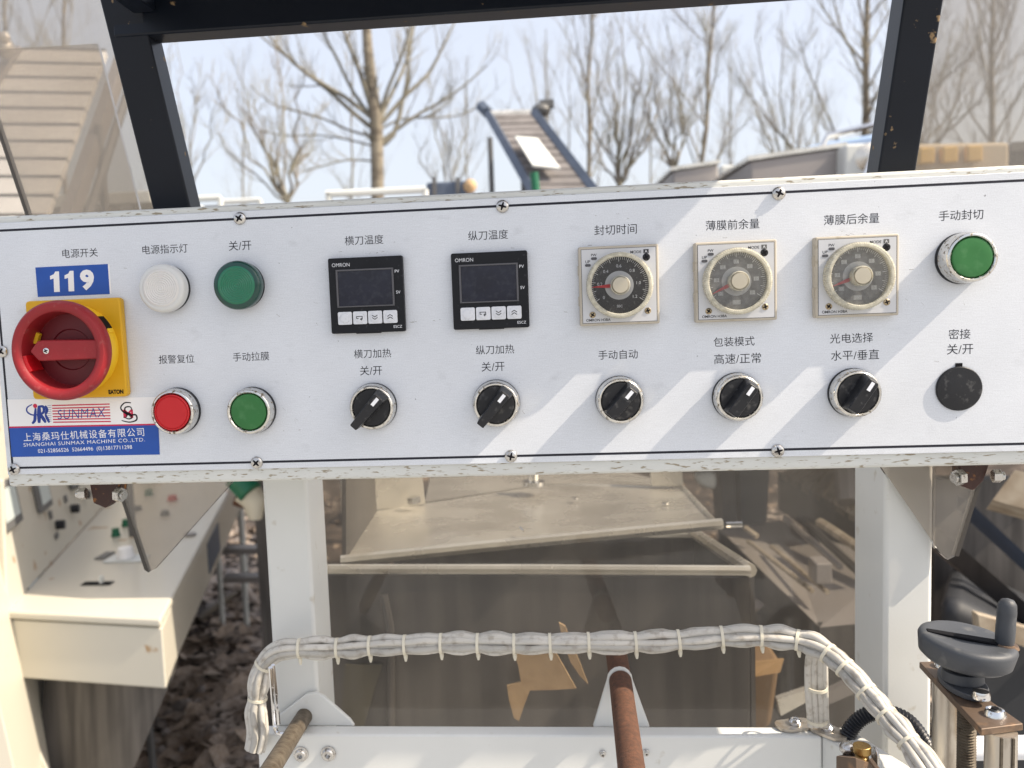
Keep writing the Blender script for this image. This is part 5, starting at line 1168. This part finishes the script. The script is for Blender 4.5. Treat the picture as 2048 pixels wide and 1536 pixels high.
# ------------------------------------------------------------------ temperature controllers
def controller(x, y, label, src=None):
    X, Z = pm(x, y)
    if src: t = copy_tree(src); t.location = (X / 1000, -.0001, Z / 1000); t['label'] = label; return t
    t = thing('temperature_controller', label, 'controller', (X / 1000, -.0001, Z / 1000), 'square temperature controllers')
    MB().prism(rrect(24, 24, 1.2), -4.6, 0).build('case', M['black_s'], t, .7, 3)
    b = MB()
    for x0, x1, z0, z1 in ((-19.2, 17.9, 15.6, 16.6), (-19.2, 17.9, -7.4, -6.6), (-19.2, -18.0, -6.58, 15.58), (16.7, 17.9, -6.58, 15.58)): b.box(x0, x1, -5.3, -4.5, z0, z1)
    b.build('screen_surround', pmat('worn grey surround', (.09, .09, .10), .4), t, .15)
    MB().box(-17.9, 16.6, -4.85, -4.55, -6.5, 15.5).build('screen', M['glass'], t)
    for i, kx in enumerate((-14.6, -4.8, 4.9, 14.7)):
        k_ = MB().prism([(a + kx, c - 14.3) for a, c in rrect(4.55, 4.1, 1.0)], -5.5, -4.6).build('key', M['key'], t, .35)
        MB().lathe([(3.1, -5.45), (2.9, -5.9), (2.0, -6.1), (0, -6.15)], 24, (kx, -14.3)).build('key_dome', M['key'], k_)
        if i == 1:
            bb_ = MB(); 
            for (xa, za, xb, zb) in ((-2.0, .9, 1.4, .9), (-2.0, -.4, -1.0, -.4), (-2.0, .9, -2.0, -.4), (1.6, .9, 1.6, -.9), (.4, -.9, 1.6, -.9), (.4, -.9, 1.0, -.3), (.4, -.9, 1.0, -1.5)):
                d = Vector((xb - xa, 0, zb - za)).normalized() * .2; pz = Vector((-d.z, 0, d.x))
                bb_.add([(kx + xa - d.x - pz.x, -6.22, -14.3 + za - d.z - pz.z), (kx + xb + d.x - pz.x, -6.22, -14.3 + zb + d.z - pz.z), (kx + xb + d.x + pz.x, -6.22, -14.3 + zb + d.z + pz.z), (kx + xa - d.x + pz.x, -6.22, -14.3 + za - d.z + pz.z)], [(0, 1, 2, 3)])
            bb_.build('key_symbol', M['dark'], k_, smooth=0)
        if i >= 2:
            sg = -1 if i == 2 else 1; bb_ = MB()
            for dz_ in (-.75, .75):
                for s1_ in (-1, 1):
                    a = Vector((kx, 0, -14.3 + dz_ + sg * .6)); e = Vector((kx + s1_ * 1.7, 0, -14.3 + dz_ - sg * .6)); d = (e - a).normalized(); pz = Vector((-d.z, 0, d.x)) * .22
                    bb_.add([(a.x - pz.x, -6.22, a.z - pz.z), (e.x - pz.x, -6.22, e.z - pz.z), (e.x + pz.x, -6.22, e.z + pz.z), (a.x + pz.x, -6.22, a.z + pz.z)], [(0, 1, 2, 3)])
            bb_.build('key_symbol', M['dark'], k_, smooth=0)
    text('OMRON', M['ink_w'], -15.7, 19.6, width=11.4, height=2.3, y=-4.72, parent=t, name='brand_print', offset=-.008)
    text('PV', M['ink_w'], 20.2, 14.2, height=1.9, y=-4.72, parent=t, name='small_print'); text('SV', M['ink_w'], 20.4, 1.0, height=1.9, y=-4.72, parent=t, name='small_print')
    text('E5CZ', M['ink_w'], 19.2, -20.7, width=5.4, y=-4.72, parent=t, name='small_print')
    MB().box(-8, 8, -4.2, -1.2, -24.5, -23.9).build('bottom_catch', M['black'], t, .2)
    return t
c1 = controller(736, 590, 'black square temperature controller left of its twin')
controller(981, 581, 'black square temperature controller beside the first dial timer', c1)

# ------------------------------------------------------------------ dial timers
def timer(x, y, label, needle, dusty=False):
    X, Z = pm(x, y); t = thing('dial_timer', label, 'timer', (X / 1000, -.0001, Z / 1000), 'beige dial timers')
    MB().prism(rrect(24.4, 24.4, 1.0), -6.8, 0).build('case', M['beige'], t, .9, 3)
    for z_ in (10, -9): MB().box(-24.9, -24.3, -5.0, -1.5, z_ - 3, z_ + 3).build('side_clip', M['beige'], t, .15)
    MB().box(-22.9, 22.9, -6.92, -6.4, -22.9, 22.9).build('face_edge', M['led'], t)
    MB().box(-22.6, 22.6, -7.05, -6.93, -22.6, 22.6).build('face', M['timer_face'], t)
    y0 = -7.1
    text('OMRON H3BA', M['dark'], -13.2, -20.9, width=15.0, height=1.7, y=y0, parent=t, name='brand_print', offset=.015)
    text('MODE', M['dark'], 10.6, 20.0, width=6.6, y=y0, parent=t, name='small_print', offset=.01)
    text('PW', M['dark'], -15.0, 19.2, width=3.4, y=y0, parent=t, name='small_print', offset=.01); text('UP', M['dark'], -18.8, 15.2, width=2.9, y=y0, parent=t, name='small_print', offset=.01)
    MB().prism([(a - 15.0, c + 17.0) for a, c in rrect(1.8, .85, .8)], -7.3, -7.06).build('led', M['led'], t)
    MB().prism([(a - 18.8, c + 13.0) for a, c in rrect(1.8, .85, .8)], -7.3, -7.06).build('led', M['led'], t)
    MB().box(15.2, 18.4, -7.2, -7.06, 18.9, 21.4).build('mode_window', M['dial_black'] if not dusty else M['dial_dusty'], t)
    text('A', M['ink_w'], 16.8, 20.15, height=1.6, y=-7.25, parent=t, name='small_print')
    phillips(2.3, M['black'], t, (.0169, -.00706, .0166), .5, .5, .75, cw=.2)
    phillips(2.0, M['screw_b'], t, (-.0167, -.00706, -.0176), .5, .9, .75, cw=.2); phillips(2.0, M['screw_b'], t, (.0172, -.00706, -.0163), .5, .3, .75, cw=.2)
    dm = M['dial_dusty'] if dusty else M['dial_black']
    d = MB().lathe([(17.9, -7.06), (17.9, -7.8), (0, -7.8)], 72).build('dial_plate', dm, t)
    MB().lathe([(8.8, -7.81), (8.8, -8.1), (4, -8.1)], 48).build('centre_ring', M['timer_face'], d)
    tk = MB()
    for i in range(61):
        a = math.radians(213 - 246 * i / 60); r0_ = 14.6 if i % 5 == 0 else 15.7; w = .17 if i % 5 == 0 else .11; r1_ = 17.5
        c_a, s_a = math.cos(a), math.sin(a)
        tk.add([(r0_ * c_a + w * s_a, -7.88, r0_ * s_a - w * c_a), (r1_ * c_a + w * s_a, -7.88, r1_ * s_a - w * c_a), (r1_ * c_a - w * s_a, -7.88, r1_ * s_a + w * c_a), (r0_ * c_a - w * s_a, -7.88, r0_ * s_a + w * c_a)], [(0, 1, 2, 3)])
    tk.build('tick_marks', M['ink_w'], d, smooth=0)
    for i, s_ in enumerate(('0', '0.2', '0.4', '0.6', '0.8', '1.0', '1.2')):
        a = math.radians(217 - 254 * i / 6); cx_, cz_ = 11.9 * math.cos(a), 11.9 * math.sin(a)
        if dusty: MB().box(cx_ - 1.6, cx_ + 1.6, -7.86, -7.81, cz_ - 1.3, cz_ + 1.3).build('number_window_glint', M['dial_glint'], d)  # pale grey paints the sun glinting in the number windows
        text(s_, M['ink_w'], cx_, cz_, height=1.9, y=-7.92, parent=d, name='dial_number')
    if dusty: MB().box(-2.4, 2.4, -7.86, -7.81, -14.2, -11.4).build('number_window_glint', M['dial_glint'], d)
    text('SEC', M['ink_w'], 0, -12.8, height=1.5, y=-7.92, parent=d, name='dial_number')
    a = math.radians(needle); ca, sa = math.cos(a), math.sin(a)
    def rp(r, o): return (r * ca - o * sa, r * sa + o * ca)
    MB().prism([rp(4.5, -1.0), rp(7, -1.1), rp(16.8, -.12), rp(16.8, .12), rp(7, 1.1), rp(4.5, 1.0)], -9.3, -9.1).build('needle', M['needle'], t)
    # knurled clear ring and cover
    MB().lathe([(18.3, -7.1), (20.4, -7.4), (20.2, -13.2), (19.2, -14.0), (18.0, -14.0), (17.4, -13.4), (17.6, -10.0)], 180, teeth=1, tdepth=.28).build('knurled_ring', M['knurl'], t, smooth=20)
    MB().lathe([(17.5, -10.2), (17.5, -10.6), (0, -10.6)], 48).build('clear_cover', M['clear_dusty' if dusty else 'clear'], t)
    MB().lathe([(6.0, -10.7), (5.9, -16.0), (5.4, -16.6)], 40).build('knob_collar', M['knurl'], t)
    MB().lathe([(5.1, -10.7), (5.1, -16.3), (4.7, -16.9), (0, -17.0)], 40).build('knob', M['knob_b'], t)
    return t
timer(1236, 571, 'dial timer with dark face and red needle pointing straight left, leftmost of three', 182)
timer(1467, 563, 'dusty dial timer with needle near zero, middle of three', 206, True)
timer(1706, 553, 'dusty dial timer with needle near zero, rightmost of three', 200, True)
